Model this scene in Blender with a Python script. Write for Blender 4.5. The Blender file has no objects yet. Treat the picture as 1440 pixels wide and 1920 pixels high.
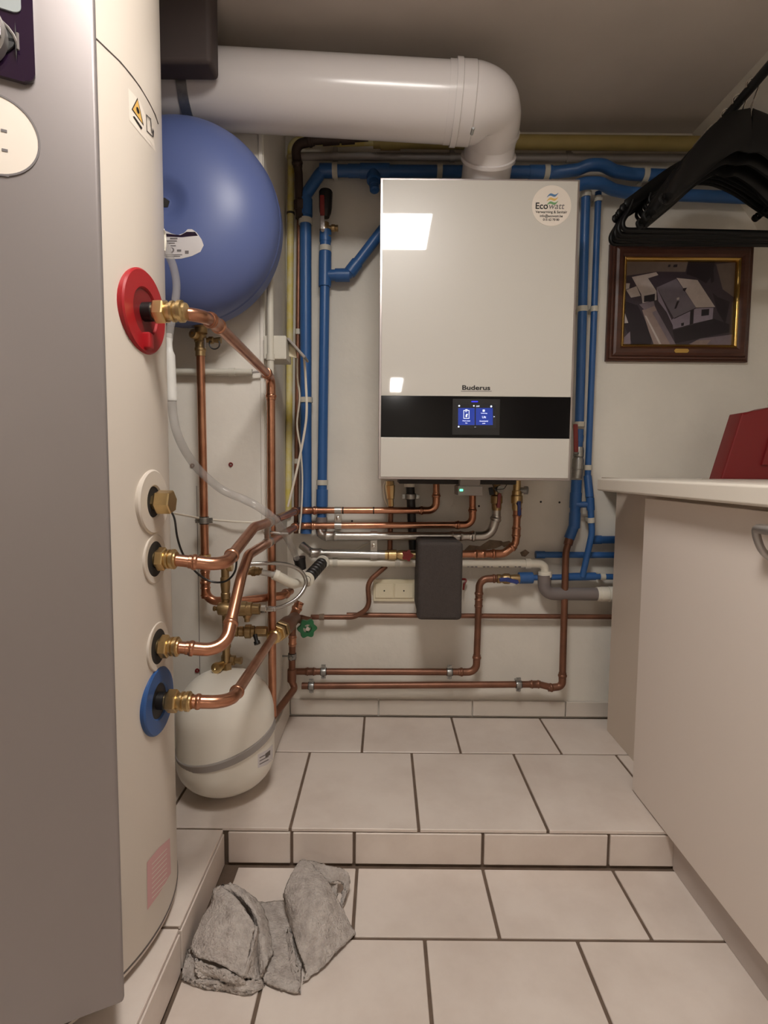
import bpy, bmesh, math, random
from mathutils import Vector, Matrix
from mathutils.bvhtree import BVHTree
random.seed(7)
V = Vector
C = bpy.context.scene.collection
scn = bpy.context.scene

# ------------------------------------------------------------------ camera
F = 1040.0
TH, PT = math.radians(.5), math.atan(80 / F)
CO = V((0, 0, .918))
FW = V((0, math.cos(PT), -math.sin(PT)))
U0 = V((0, math.sin(PT), math.cos(PT)))
R0 = V((1, 0, 0))
RI = R0 * math.cos(TH) + U0 * math.sin(TH)
UP = U0 * math.cos(TH) - R0 * math.sin(TH)
cam = bpy.data.cameras.new('camera')
cam.sensor_fit = 'VERTICAL'; cam.sensor_height = 36; cam.sensor_width = 27
cam.lens = F / 1920 * 36
cam.clip_start = .02
camo = bpy.data.objects.new('camera', cam); C.objects.link(camo)
M = Matrix.Identity(4)
for i in range(3):
    M[i][0], M[i][1], M[i][2], M[i][3] = RI[i], UP[i], -FW[i], CO[i]
camo.matrix_world = M
scn.camera = camo

# ------------------------------------------------------------------ world, exposure
w = bpy.data.worlds.new('world'); scn.world = w; w.use_nodes = True
w.node_tree.nodes['Background'].inputs[0].default_value = (1, .9, .8, 1)
w.node_tree.nodes['Background'].inputs[1].default_value = .02
scn.view_settings.view_transform = 'Standard'
scn.view_settings.look = 'None'
scn.view_settings.gamma = 1
scn.view_settings.use_curve_mapping = False
scn.view_settings.exposure = 0.0
LIGHT_STRENGTH = 44.0
LIGHT_COLOR = (1.0, .945, .885)
REAR_LAMP_STRENGTH = 60.0
scn.cycles.use_denoising = True
scn.cycles.max_bounces = 10
scn.cycles.diffuse_bounces = 6
scn.cycles.transparent_max_bounces = 12
scn.cycles.sample_clamp_indirect = 4

# ------------------------------------------------------------------ key dimensions
WY = 1.815          # back wall
CZ = 1.97           # ceiling
UZ = .089           # raised floor
SY = 1.222          # step edge
LX = -.363          # ledge edge
PX_, PY_ = -.318, 1.495   # pier corner
RX = 1.235          # right wall
YR = -4.6           # rear wall
XL = -1.16          # left wall


def ray(u, v): return FW * F + RI * (u - 720) - UP * (v - 960)
def P(u, v, Y): d = ray(u, v); return CO + d * (Y / d.y)
def PZ(u, v, Z): d = ray(u, v); return CO + d * ((Z - CO.z) / d.z)
def PX(u, v, X): d = ray(u, v); return CO + d * (X / d.x)
def plane_hit(u, v, o, n): d = ray(u, v); return CO + d * ((o - CO).dot(n) / d.dot(n))


# ------------------------------------------------------------------ materials
def lin(c):
    return tuple(((x / 255) / 12.92 if x / 255 <= .04045 else ((x / 255 + .055) / 1.055) ** 2.4) for x in c) + (1,)


def mat(name, col, rough=.5, metal=0., noise=0., nscale=8., bump=0., bscale=40., spec=.5, coat=0., alpha=1., trans=0.,
        emit=None, estr=0., col2=None, ior=1.5, stretch=None):
    m = bpy.data.materials.new(name); m.use_nodes = True
    nt = m.node_tree; b = nt.nodes['Principled BSDF']
    c = lin(col)
    b.inputs['Base Color'].default_value = c
    b.inputs['Roughness'].default_value = rough
    b.inputs['Metallic'].default_value = metal
    b.inputs['Specular IOR Level'].default_value = spec
    b.inputs['Coat Weight'].default_value = coat
    b.inputs['Coat Roughness'].default_value = .03
    b.inputs['IOR'].default_value = ior
    b.inputs['Alpha'].default_value = alpha
    b.inputs['Transmission Weight'].default_value = trans
    if emit:
        b.inputs['Emission Color'].default_value = lin(emit); b.inputs['Emission Strength'].default_value = estr
    if noise or bump:
        tc = nt.nodes.new('ShaderNodeTexCoord')
        src = tc.outputs['Object']
        if stretch:
            mp = nt.nodes.new('ShaderNodeMapping'); mp.inputs['Scale'].default_value = stretch
            nt.links.new(src, mp.inputs['Vector']); src = mp.outputs['Vector']
    if noise:
        n = nt.nodes.new('ShaderNodeTexNoise'); n.inputs['Scale'].default_value = nscale
        n.inputs['Detail'].default_value = 6; n.inputs['Roughness'].default_value = .6
        nt.links.new(src, n.inputs['Vector'])
        mx = nt.nodes.new('ShaderNodeMix'); mx.data_type = 'RGBA'
        c2 = lin(col2) if col2 else tuple(x * (1 - noise) for x in c[:3]) + (1,)
        mx.inputs['A'].default_value = c; mx.inputs['B'].default_value = c2
        rp = nt.nodes.new('ShaderNodeMapRange'); rp.inputs['From Min'].default_value = .38; rp.inputs['From Max'].default_value = .68
        nt.links.new(n.outputs['Fac'], rp.inputs['Value']); nt.links.new(rp.outputs['Result'], mx.inputs['Factor'])
        nt.links.new(mx.outputs['Result'], b.inputs['Base Color'])
    if bump:
        n2 = nt.nodes.new('ShaderNodeTexNoise'); n2.inputs['Scale'].default_value = bscale; n2.inputs['Detail'].default_value = 5
        nt.links.new(src, n2.inputs['Vector'])
        bp = nt.nodes.new('ShaderNodeBump'); bp.inputs['Strength'].default_value = bump; bp.inputs['Distance'].default_value = .01
        nt.links.new(n2.outputs['Fac'], bp.inputs['Height']); nt.links.new(bp.outputs['Normal'], b.inputs['Normal'])
    return m


MT = dict(
    wall=mat('wall_plaster', (222, 217, 207), .75, noise=.10, nscale=3, bump=.25, bscale=18),
    pier=mat('pier_plaster', (220, 215, 206), .7, noise=.08, nscale=4, bump=.12, bscale=25),
    ceil=mat('ceiling_paint', (196, 187, 180), .85, noise=.1, nscale=2),
    tile=mat('floor_tile', (220, 209, 200), .38, noise=.12, nscale=5, bump=.04, bscale=12, col2=(206, 193, 183)),
    tile2=mat('skirting_tile', (205, 197, 187), .35, noise=.08, nscale=5),
    grout=mat('grout', (112, 94, 80), .9, noise=.3, nscale=20),
    white=mat('white_lacquer', (222, 217, 208), .3),
    tank=mat('tank_enamel', (206, 196, 184), .32, spec=.5),
    silver=mat('silver_panel', (150, 143, 142), .40, metal=.55),
    cab=mat('cabinet_laminate', (224, 213, 204), .5),
    cab2=mat('panel_laminate', (205, 192, 178), .5),
    work=mat('worktop_laminate', (228, 220, 208), .35),
    chip=mat('raw_chipboard', (150, 110, 70), .8, noise=.3, nscale=80),
    plinth=mat('plinth', (186, 175, 168), .4),
    vessel=mat('white_vessel_enamel', (226, 221, 210), .3),
    glass=mat('white_glass', (196, 192, 184), .35, coat=1., spec=.5),
    black=mat('black_glass', (8, 7, 9), .1, spec=.22),
    alu=mat('aluminium', (176, 168, 166), .3, metal=.9),
    copper=mat('copper', (198, 146, 118), .28, metal=1, noise=.18, nscale=14, col2=(172, 116, 90)),
    brown=mat('old_copper', (134, 92, 72), .42, metal=.6, noise=.35, nscale=12),
    brass=mat('brass', (218, 190, 138), .3, metal=1, noise=.15, nscale=20),
    bronze=mat('dull_brass', (172, 146, 106), .38, metal=.95, noise=.25, nscale=25),
    steel=mat('steel', (190, 187, 182), .28, metal=1, noise=.12, nscale=14),
    chrome=mat('chrome', (215, 212, 208), .15, metal=1),
    zinc=mat('zinc_clamp', (165, 165, 162), .35, metal=.9, noise=.2, nscale=60),
    blue=mat('blue_pipe', (46, 92, 150), .38, noise=.1, nscale=10),
    bluev=mat('blue_vessel', (84, 98, 146), .42, spec=.5),
    yellow=mat('yellow_paint', (204, 188, 98), .5, noise=.35, nscale=22, col2=(206, 198, 160)),
    yellowd=mat('yellow_gas_paint', (150, 132, 76), .55, noise=.2, nscale=10),
    iron=mat('dark_iron', (70, 55, 48), .6, metal=.4, noise=.3, nscale=20),
    grey=mat('grey_plastic', (150, 144, 140), .5),
    greyd=mat('grey_drain', (118, 110, 108), .5),
    pvc=mat('white_plastic', (224, 219, 205), .35),
    flue=mat('flue_enamel', (210, 205, 204), .2),
    clip=mat('clip_plastic', (192, 188, 176), .5),
    rubber=mat('black_rubber', (20, 18, 18), .45),
    dark=mat('dark_cavity', (38, 34, 32), .7),
    foam=mat('charcoal_foam', (66, 59, 56), .85, bump=.3, bscale=300, noise=.15, nscale=120),
    hanger=mat('black_hanger', (7, 6, 6), .45, spec=.25),
    red=mat('red_plastic', (158, 22, 30), .4),
    redd=mat('dark_red_plastic', (116, 20, 24), .45),
    redh=mat('red_handle', (122, 32, 30), .4),
    blueh=mat('blue_handle', (40, 56, 120), .4),
    bluer=mat('blue_ring_plastic', (44, 82, 138), .4),
    green=mat('green_paint', (28, 98, 58), .4),
    cream=mat('cream_plastic', (222, 212, 184), .45),
    duct=mat('dark_duct', (66, 56, 54), .7),
    clear=mat('clear_hose', (172, 168, 165), .08, alpha=.36),
    clear2=mat('frosted_plastic', (225, 224, 220), .3, alpha=.72),
    braid=mat('braided_steel', (175, 172, 168), .22, metal=1),
    cable=mat('white_cable', (226, 220, 206), .45),
    towel=mat('grey_felt', (204, 195, 188), .95, noise=.3, nscale=60, bump=.8, bscale=220, spec=.1, col2=(172, 162, 155)),
    wood=mat('dark_wood', (82, 48, 36), .38, noise=.4, nscale=6, stretch=(1, 1, 6)),
    gold=mat('gilt', (205, 168, 96), .25, metal=1),
    ink=mat('black_ink', (24, 20, 20), .6),
    inkg=mat('grey_ink', (110, 104, 104), .6),
    sticker=mat('white_sticker', (222, 212, 200), .45),
    stickg=mat('pale_sticker', (205, 200, 200), .4),
    lblue=mat('logo_blue', (80, 120, 160), .5), lyel=mat('logo_yellow', (214, 176, 96), .5), lgrn=mat('logo_green', (104, 150, 100), .5),
    purple=mat('display_bezel', (34, 18, 40), .1, coat=1),
    warn=mat('warning_yellow', (214, 170, 90), .5),
    pink=mat('pink_label', (206, 160, 160), .5),
    seam=mat('dark_seam', (92, 84, 80), .6),
    sil=mat('silver_trim', (170, 165, 162), .3, metal=.8),
    lcd=mat('grey_lcd', (150, 156, 156), .2),
    scr=mat('screen_blue', (20, 40, 120), .2, emit=(48, 84, 210), estr=.32),
    scrd=mat('screen_dark', (16, 16, 18), .15, emit=(40, 40, 44), estr=.3),
    scrw=mat('screen_white', (200, 210, 230), .3, emit=(230, 238, 255), estr=.9),
    blued=mat('blue_led', (20, 20, 200), .3, emit=(50, 50, 255), estr=1.6),
    greend=mat('green_led', (60, 220, 150), .3, emit=(110, 255, 190), estr=1.8),
    peel=mat('bare_render', (150, 130, 112), .95, noise=.4, nscale=40),
)
lampm = bpy.data.materials.new('lamp_diffuser'); lampm.use_nodes = True
_nt = lampm.node_tree; _nt.nodes.remove(_nt.nodes['Principled BSDF'])
_e = _nt.nodes.new('ShaderNodeEmission'); _e.inputs[0].default_value = LIGHT_COLOR + (1,); _e.inputs[1].default_value = LIGHT_STRENGTH
_nt.links.new(_e.outputs[0], _nt.nodes['Material Output'].inputs[0])
lampm2 = lampm.copy(); lampm2.name = 'rear_lamp_glow'
lampm2.node_tree.nodes['Emission'].inputs[1].default_value = REAR_LAMP_STRENGTH


# ------------------------------------------------------------------ mesh builder
def frame_of(d):
    d = d.normalized()
    a = V((0, 0, 1)) if abs(d.z) < .9 else V((0, 1, 0))
    x = a.cross(d).normalized(); y = d.cross(x)
    return x, y, d


class MB:
    def __init__(s): s.bm = bmesh.new(); s.mats = []

    def mi(s, m):
        if m is None: return 0
        if m not in s.mats: s.mats.append(m)
        return s.mats.index(m)

    def poly(s, pts, m=None):
        vs = [s.bm.verts.new(p) for p in pts]
        f = s.bm.faces.new(vs); f.material_index = s.mi(m); return f

    def rings(s, rings, m=None, caps=True, closed=True):
        k = s.mi(m); prev = None; first = None
        for r in rings:
            vs = [s.bm.verts.new(p) for p in r]
            if first is None: first = vs
            if prev:
                n = len(vs)
                for i in range(n if closed else n - 1):
                    j = (i + 1) % n
                    f = s.bm.faces.new((prev[i], prev[j], vs[j], vs[i])); f.material_index = k
            prev = vs
        if caps and closed:
            f = s.bm.faces.new(list(reversed(first))); f.material_index = k
            f = s.bm.faces.new(prev); f.material_index = k
        return s

    def tube(s, pts, r, m=None, n=14, caps=True, sx=1., sy=1.):
        pts = [V(p) for p in pts]
        rr = r if isinstance(r, (list, tuple)) else [r] * len(pts)
        tang = []
        for i in range(len(pts)):
            a = pts[max(i - 1, 0)]; b = pts[min(i + 1, len(pts) - 1)]
            tang.append((b - a).normalized())
        x, y, _ = frame_of(tang[0]); out = []
        for i, p in enumerate(pts):
            t = tang[i]
            x = (x - t * x.dot(t)).normalized(); y = t.cross(x)
            out.append([p + (x * math.cos(2 * math.pi * k / n) * sx + y * math.sin(2 * math.pi * k / n) * sy) * rr[i] for k in range(n)])
        return s.rings(out, m, caps)

    def lathe(s, o, d, prof, m=None, n=24, rot=0., caps=True):
        x, y, d = frame_of(V(d)); o = V(o); out = []
        for t, r in prof:
            r = max(r, 1e-5)
            out.append([o + d * t + (x * math.cos(2 * math.pi * k / n + rot) + y * math.sin(2 * math.pi * k / n + rot)) * r for k in range(n)])
        return s.rings(out, m, caps)

    def annulus(s, o, d, r0, r1, t, m=None, n=40, bev=.0):
        # a ring with a hole, thickness t along d
        prof = [(0, r0), (0, r1), (t - bev, r1), (t, r1 - bev), (t, r0 + bev), (t - bev, r0), (0, r0)]
        return s.lathe(o, d, prof, m, n, caps=False)

    def box(s, lo, hi, m=None, bev=0., seg=2):
        lo = V(lo); hi = V(hi)
        c = [(lo.x, lo.y, lo.z), (hi.x, lo.y, lo.z), (hi.x, hi.y, lo.z), (lo.x, hi.y, lo.z),
             (lo.x, lo.y, hi.z), (hi.x, lo.y, hi.z), (hi.x, hi.y, hi.z), (lo.x, hi.y, hi.z)]
        return s.hexa(c, m, bev, seg)

    def hexa(s, c, m=None, bev=0., seg=2):
        k = s.mi(m)
        vs = [s.bm.verts.new(p) for p in c]
        fs = [s.bm.faces.new([vs[i] for i in q]) for q in ((0, 3, 2, 1), (4, 5, 6, 7), (0, 1, 5, 4), (1, 2, 6, 5), (2, 3, 7, 6), (3, 0, 4, 7))]
        for f in fs: f.material_index = k
        if bev:
            es = list({e for f in fs for e in f.edges})
            r = bmesh.ops.bevel(s.bm, geom=es, offset=bev, segments=seg, affect='EDGES', profile=.5)
            for f in r['faces']: f.material_index = k
        return s

    def obox(s, o, x, y, z, sx, sy, sz, m=None, bev=0., seg=2):
        # box centred on o along axes x, y, z (full sizes)
        o = V(o); x = V(x).normalized() * sx / 2; y = V(y).normalized() * sy / 2; z = V(z).normalized() * sz / 2
        c = [o - x - y - z, o + x - y - z, o + x + y - z, o - x + y - z, o - x - y + z, o + x - y + z, o + x + y + z, o - x + y + z]
        return s.hexa(c, m, bev, seg)

    def prism(s, pts, d, m=None, bev=0.):
        d = V(d); k = s.mi(m)
        a = [s.bm.verts.new(p) for p in pts]; b = [s.bm.verts.new(V(p) + d) for p in pts]
        n = len(pts); fs = [s.bm.faces.new(list(reversed(a))), s.bm.faces.new(b)]
        for i in range(n):
            j = (i + 1) % n; fs.append(s.bm.faces.new((a[i], a[j], b[j], b[i])))
        for f in fs: f.material_index = k
        if bev:
            es = list(fs[1].edges) + list(fs[0].edges)
            r = bmesh.ops.bevel(s.bm, geom=es, offset=bev, segments=2, affect='EDGES', profile=.5)
            for f in r['faces']: f.material_index = k
        return s

    def ball(s, o, r, m=None, sc=(1, 1, 1), n=14):
        o = V(o); prof = []
        out = []
        for i in range(n + 1):
            a = math.pi * i / n
            z = -math.cos(a) * r; q = max(math.sin(a) * r, 1e-5)
            out.append([o + V((math.cos(2 * math.pi * k / 16) * q * sc[0], math.sin(2 * math.pi * k / 16) * q * sc[1], z * sc[2])) for k in range(16)])
        return s.rings(out, m)

    def text(s, body, o, x, z, size, m, bold=0., align='CENTER', ext=.0003, wide=1., shear=0.):
        cu = bpy.data.curves.new('t', 'FONT'); cu.body = body; cu.size = size; cu.align_x = align
        cu.extrude = ext; cu.offset = bold; cu.shear = shear
        ob = bpy.data.objects.new('t', cu)
        me = bpy.data.meshes.new_from_object(ob)
        x = V(x).normalized(); z = V(z).normalized(); nrm = x.cross(z); o = V(o); k = s.mi(m)
        vm = [s.bm.verts.new(o + x * v.co.x * wide + z * v.co.y + nrm * v.co.z) for v in me.vertices]
        for p in me.polygons:
            try:
                f = s.bm.faces.new([vm[i] for i in p.vertices]); f.material_index = k
            except ValueError: pass
        bpy.data.meshes.remove(me); bpy.data.objects.remove(ob); bpy.data.curves.remove(cu)
        return s


ROOT = {}


def add(name, mb, m=None, parent=None, smooth=35, label=None):
    """link one mesh built in world coordinates"""
    me = bpy.data.meshes.new(name)
    bmesh.ops.recalc_face_normals(mb.bm, faces=mb.bm.faces[:])
    off = V((0, 0, 0))
    if parent is not None: off = ROOT[parent.name]
    else:
        lo = V((min(v.co.x for v in mb.bm.verts), min(v.co.y for v in mb.bm.verts), min(v.co.z for v in mb.bm.verts)))
        hi = V((max(v.co.x for v in mb.bm.verts), max(v.co.y for v in mb.bm.verts), max(v.co.z for v in mb.bm.verts)))
        off = (lo + hi) / 2; off.z = lo.z
    bmesh.ops.translate(mb.bm, verts=mb.bm.verts[:], vec=-off)
    mb.bm.to_mesh(me); mb.bm.free()
    if mb.mats:
        for q in mb.mats: me.materials.append(MT[q] if isinstance(q, str) else q)
    else: me.materials.append(MT[m] if isinstance(m, str) else m)
    if smooth:
        for p in me.polygons: p.use_smooth = True
        me.set_sharp_from_angle(angle=math.radians(smooth))
    o = bpy.data.objects.new(name, me); C.objects.link(o)
    if smooth and smooth < 100:
        wn = o.modifiers.new('weighted_normals', 'WEIGHTED_NORMAL'); wn.keep_sharp = True; wn.weight = 100
    if parent is not None: o.parent = parent
    else: o.location = off
    ROOT[o.name] = off
    if label: o['label'] = label
    return o


def tag(o, label, cat, group=None, kind=None):
    o['label'] = label; o['category'] = cat
    if group: o['group'] = group
    if kind: o['kind'] = kind
    return o


def thing(name, label, cat, loc, group=None):
    o = bpy.data.objects.new(name, None); o.empty_display_size = .05; C.objects.link(o)
    o.location = V(loc); ROOT[o.name] = V(loc)
    return tag(o, label, cat, group)


def struct(name, mb, m=None, smooth=0):
    o = add(name, mb, m, None, smooth); o['kind'] = 'structure'; return o


# ------------------------------------------------------------------ pipes
def fillet(pts, bend):
    pts = [V(p) for p in pts]; out = [pts[0]]; arcs = {}
    for i in range(1, len(pts) - 1):
        p = pts[i]; a = pts[i - 1] - p; b = pts[i + 1] - p
        la, lb = a.length, b.length; a.normalize(); b.normalize()
        ang = a.angle(b)
        if abs(math.pi - ang) < .03: out.append(p); continue
        bd = bend[i] if isinstance(bend, dict) else bend
        t = min(bd / math.tan(ang / 2), la * .48, lb * .48)
        rad = t * math.tan(ang / 2)
        bis = (a + b).normalized(); c = p + bis * (rad / math.sin(ang / 2))
        s = p + a * t; e = p + b * t
        v0 = s - c; v1 = e - c; n = max(5, int(math.degrees(math.pi - ang) / 9))
        ax = v0.cross(v1).normalized(); tot = v0.angle(v1); arc = []
        for k in range(n + 1):
            arc.append(c + Matrix.Rotation(tot * k / n, 3, ax) @ v0)
        arcs[i] = (arc, a.copy(), b.copy()); out += arc
    out.append(pts[-1])
    return out, arcs


def press_prof(r, L):
    return [(0, r * 1.0), (.0005, r * 1.12), (.22 * L, r * 1.14), (.3 * L, r * 1.3), (.42 * L, r * 1.34), (.52 * L, r * 1.3), (.6 * L, r * 1.12), (L, r * 1.1), (L + .0005, r)]


def part_clip(root, p, d, r, towards=(0, 1, 0), reach=.03, m='clip', width=.016):
    mb = MB(); d = V(d).normalized(); p = V(p)
    mb.lathe(p - d * width / 2, d, [(0, r), (0, r * 1.22), (width, r * 1.22), (width, r)], m, 20)
    t = V(towards); t = (t - d * t.dot(d)).normalized()
    mb.obox(p + t * (r + reach) / 2, t, t.cross(d), d, r + reach, r * 1.3, width * .8, m, .001)
    return add('pipe_clip', mb, m, root)


def part_clamp(root, p, d, r, towards=(0, 1, 0), reach=.03, m='zinc', width=.016):
    mb = MB(); d = V(d).normalized(); p = V(p)
    t = V(towards); t = (t - d * t.dot(d)).normalized(); e = t.cross(d)
    mb.lathe(p - d * width / 2, d, [(0, r), (0, r * 1.2), (width * .2, r * 1.28), (width * .8, r * 1.28), (width, r * 1.2), (width, r)], m, 20)
    mb.lathe(p + t * r, t, [(0, .003), (reach, .003)], m, 8)
    for q in (1, -1):
        mb.obox(p + e * q * (r * 1.28 + .004), e, t, d, .010, .006, width * .9, m, .0008)
        mb.lathe(p + e * q * (r * 1.28 + .005) - t * .008, t, [(0, .0035), (.003, .0035), (.003, .002), (.014, .002)], m, 6)
    rb = MB(); rb.lathe(p - d * width * .62, d, [(0, r * 1.0), (0, r * 1.16), (width * 1.24, r * 1.16), (width * 1.24, r)], 'rubber', 20)
    c = add('pipe_clamp', mb, m, root)
    add('rubber_lining', rb, 'rubber', c)
    return c


def part_sleeve(root, name, p, d, L, r, m, n=20, prof=None):
    mb = MB(); d = V(d).normalized()
    mb.lathe(V(p) - d * L / 2, d, prof or [(0, r * .9), (0, r * .97), (.002, r), (L - .002, r), (L, r * .97), (L, r * .9)], m, n)
    return add(name, mb, m, root)


def part_hex(root, p, d, L, r, m='brass', name='hex_nut'):
    mb = MB(); d = V(d).normalized()
    mb.lathe(V(p) - d * L / 2, d, [(0, r * .8), (0, r * .9), (L * .12, r), (L * .88, r), (L, r * .9), (L, r * .8)], m, 6, rot=.3)
    return add(name, mb, m, root, smooth=20)


def pipe(name, label, cat, pts, r, m, bend=.03, elbows=(), em=None, ends=None, group=None, extras=(), n=16):
    pts = [V(p) for p in pts]
    path, arcs = fillet(pts, bend)
    mb = MB(); mb.tube(path, r, m, n)
    if not elbows and not extras:
        return tag(add(name, mb, m), label, cat, group)
    root = thing(name, label, cat, pts[0], group)
    add('pipe', mb, m, root)
    em = em or m
    for i in elbows:
        arc, a, b = arcs[i]
        L = r * 2.4
        q = MB(); q.tube([arc[0] + a * L * .5] + arc + [arc[-1] + b * L * .5], r * 1.1, em, n)
        q.lathe(arc[0] + a * L * 1.2, -a, press_prof(r, L), em, 18)
        q.lathe(arc[-1] + b * L * 1.2, -b, press_prof(r, L), em, 18)
        add('elbow', q, em, root)
    for e in extras:
        k, i, t = e[0], e[1], e[2]
        p = pts[i].lerp(pts[i + 1], t); d = (pts[i + 1] - pts[i]).normalized()
        kw = e[3] if len(e) > 3 else {}
        if k == 'clip': part_clip(root, p, d, r, **kw)
        elif k == 'clamp': part_clamp(root, p, d, r, **kw)
        elif k == 'press':
            L = r * 3.2; q = MB(); q.lathe(p - d * L / 2, d, [(0, r), (0, r * 1.1), (.12 * L, r * 1.13), (.2 * L, r * 1.3), (.3 * L, r * 1.13), (.7 * L, r * 1.13), (.8 * L, r * 1.3), (.88 * L, r * 1.13), (L, r * 1.1), (L, r)], kw.get('m', em), 18)
            add('coupling', q, em, root)
        elif k == 'sleeve': part_sleeve(root, kw.get('name', 'socket'), p, d, kw['L'], r * kw['s'], kw.get('m', m))
        elif k == 'hex': part_hex(root, p, d, kw['L'], r * kw['s'], kw.get('m', 'brass'), kw.get('name', 'hex_nut'))
        elif k == 'band':
            q = MB(); q.lathe(p - d * .002, d, [(0, r), (0, r * 1.08), (.004, r * 1.08), (.004, r)], 'rubber', 18)
            add('cable_tie', q, 'rubber', root)
    return root


def lever(root, p, axis, along, L, m, name='lever_handle', wdt=.014):
    """a valve lever: boss at p, stem along axis, blade along 'along'"""
    axis = V(axis).normalized(); along = V(along).normalized(); s = axis.cross(along)
    mb = MB(); mb.lathe(p, axis, [(0, .006), (.012, .006), (.012, .004), (.016, .004)], m, 12)
    o = V(p) + axis * .013
    a = [o - along * .008 - s * wdt * .5, o + along * L * .4 - s * wdt * .4, o + along * L - s * wdt * .5, o + along * (L + .006), o + along * L + s * wdt * .5, o + along * L * .4 + s * wdt * .4, o - along * .008 + s * wdt * .5]
    mb.prism(a, axis * .005, m, .001)
    return add(name, mb, m, root)


def cylinder_decal(bvh, poly, off=.0008, rings=4, sub=4):
    """vertices of a thin patch lying on a surface, outlined in picture coordinates"""
    pts = []
    n = len(poly)
    for i in range(n):
        a, b = poly[i], poly[(i + 1) % n]
        for k in range(sub): pts.append((a[0] + (b[0] - a[0]) * k / sub, a[1] + (b[1] - a[1]) * k / sub))
    cx = sum(p[0] for p in pts) / len(pts); cy = sum(p[1] for p in pts) / len(pts)
    out = []
    for k in range(rings, -1, -1):
        rr = []
        for p in pts:
            u = cx + (p[0] - cx) * max(k, .01) / rings; v = cy + (p[1] - cy) * max(k, .01) / rings
            d = ray(u, v).normalized(); hit, nrm, _, _ = bvh.ray_cast(CO, d)
            if hit is None: return None
            if nrm.dot(d) > 0: nrm = -nrm
            rr.append(hit + nrm * off)
        out.append(rr)
    return out


def bvh_of(o):
    me = o.data; off = ROOT[o.name]
    return BVHTree.FromPolygons([v.co + off for v in me.vertices], [p.vertices[:] for p in me.polygons])


def decal(mb, bvh, poly, m, off=.0008, rings=4, sub=4):
    r = cylinder_decal(bvh, poly, off, rings, sub)
    if r: mb.rings(r, m, caps=False)


def ellipse(cx, cy, a, b, n=24, rot=0):
    return [(cx + a * math.cos(t) * math.cos(rot) - b * math.sin(t) * math.sin(rot), cy + a * math.cos(t) * math.sin(rot) + b * math.sin(t) * math.cos(rot)) for t in [2 * math.pi * k / n for k in range(n)]]

# ================================================================== STRUCTURE
T = .3
struct('wall_back', MB().box((XL, WY, -.05), (RX + .1, WY + .12, CZ + .1)), 'wall')
struct('wall_pier', MB().box((XL, PY_, UZ - .02), (PX_, WY, CZ)), 'pier')
struct('wall_left', MB().box((XL - .1, YR, -.05), (XL, WY, CZ + .1)), 'wall')
struct('wall_right', MB().box((RX, YR, -.05), (RX + .1, WY, CZ + .1)), 'wall')
struct('wall_rear', MB().box((XL - .1, YR - .1, -.05), (RX + .1, YR, CZ + .1)), 'wall')
struct('ceiling', MB().box((XL - .1, YR - .1, CZ), (RX + .1, WY + .1, CZ + .1)), 'ceil')

G = .007


def tile_row(mb, y0, y1, joints, z, m='tile'):
    for a, b in zip(joints[:-1], joints[1:]):
        if b - a < .012: continue
        mb.box((a + G / 2, y0 + G / 2, z - .008), (b - G / 2, y1 - G / 2, z), m, .0012, 1)


mb = MB(); mb.box((XL, YR, -.06), (RX, SY + .02, -.003), 'grout')
xs_a = [-.351, -.055, .235, .535, .83, 1.13, RX]
xs_b = [-.359, -.211, .087, .386, .686, .985, RX]
tile_row(mb, 1.022, 1.216, [-.332] + xs_a[1:], 0)
y = 1.022; k = 0
while y > YR + .02:
    tile_row(mb, max(y - .34, YR), y, xs_b if k % 2 == 0 else xs_a, 0); y -= .34; k += 1
struct('floor', mb)

mb = MB()
mb.box((XL, SY + .004, -.05), (RX, WY, UZ - .003), 'grout')
mb.box((XL, YR, -.05), (LX - .004, SY + .004, UZ - .003), 'grout')
tile_row(mb, 1.570, WY - .008, [-.322, -.059, .232, .529, .826, 1.12, RX], UZ)
tile_row(mb, SY - .003, 1.570, [-1.1, -.807, -.509, -.211, .087, .386, .686, .985, RX], UZ)
for y0, y1 in ((.943, SY - .003), (.645, .943), (.347, .645), (.05, .347), (-.25, .05), (-.55, -.25), (-.85, -.55), (-1.15, -.85)):
    tile_row(mb, y0, y1, [-1.02, -.66, LX + .003], UZ)
    mb.box((LX - .006, y0 + G / 2, .004), (LX + .002, y1 - G / 2, UZ - .010), 'tile', .0012, 1)
js = [LX + .006] + [P(u, 1590, SY).x for u in (547, 664, 905, 1141)] + [.95, RX]
for a, b in zip(js[:-1], js[1:]):
    mb.box((a + G / 2, SY - .002, .005), (b - G / 2, SY + .006, UZ - .010), 'tile', .0012, 1)
struct('floor_step', mb)

mb = MB(); js = [-.31, -.013, .302, .615, .915, RX]
for a, b in zip(js[:-1], js[1:]): mb.box((a + .002, WY - .011, UZ + .006), (b - .002, WY, UZ + .057), 'tile2', .0015, 1)
struct('baseboard_back', mb)
mb = MB()
for a, b in ((1.515, 1.80),): mb.box((PX_, a, UZ + .006), (PX_ + .009, b, UZ + .075), 'tile2', .0015, 1)
struct('baseboard_pier', mb)

# sloping underside along the other wall, above the clothes rail
mb = MB(); mb.prism([V((.95, YR, CZ + .02)), V((RX + .02, YR, CZ + .02)), V((RX + .02, YR, 1.60)), V((RX, YR, 1.60)), V((.95, YR, CZ - .001))], (0, WY - YR, 0), 'wall')
struct('ceiling_slope', mb)

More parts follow.
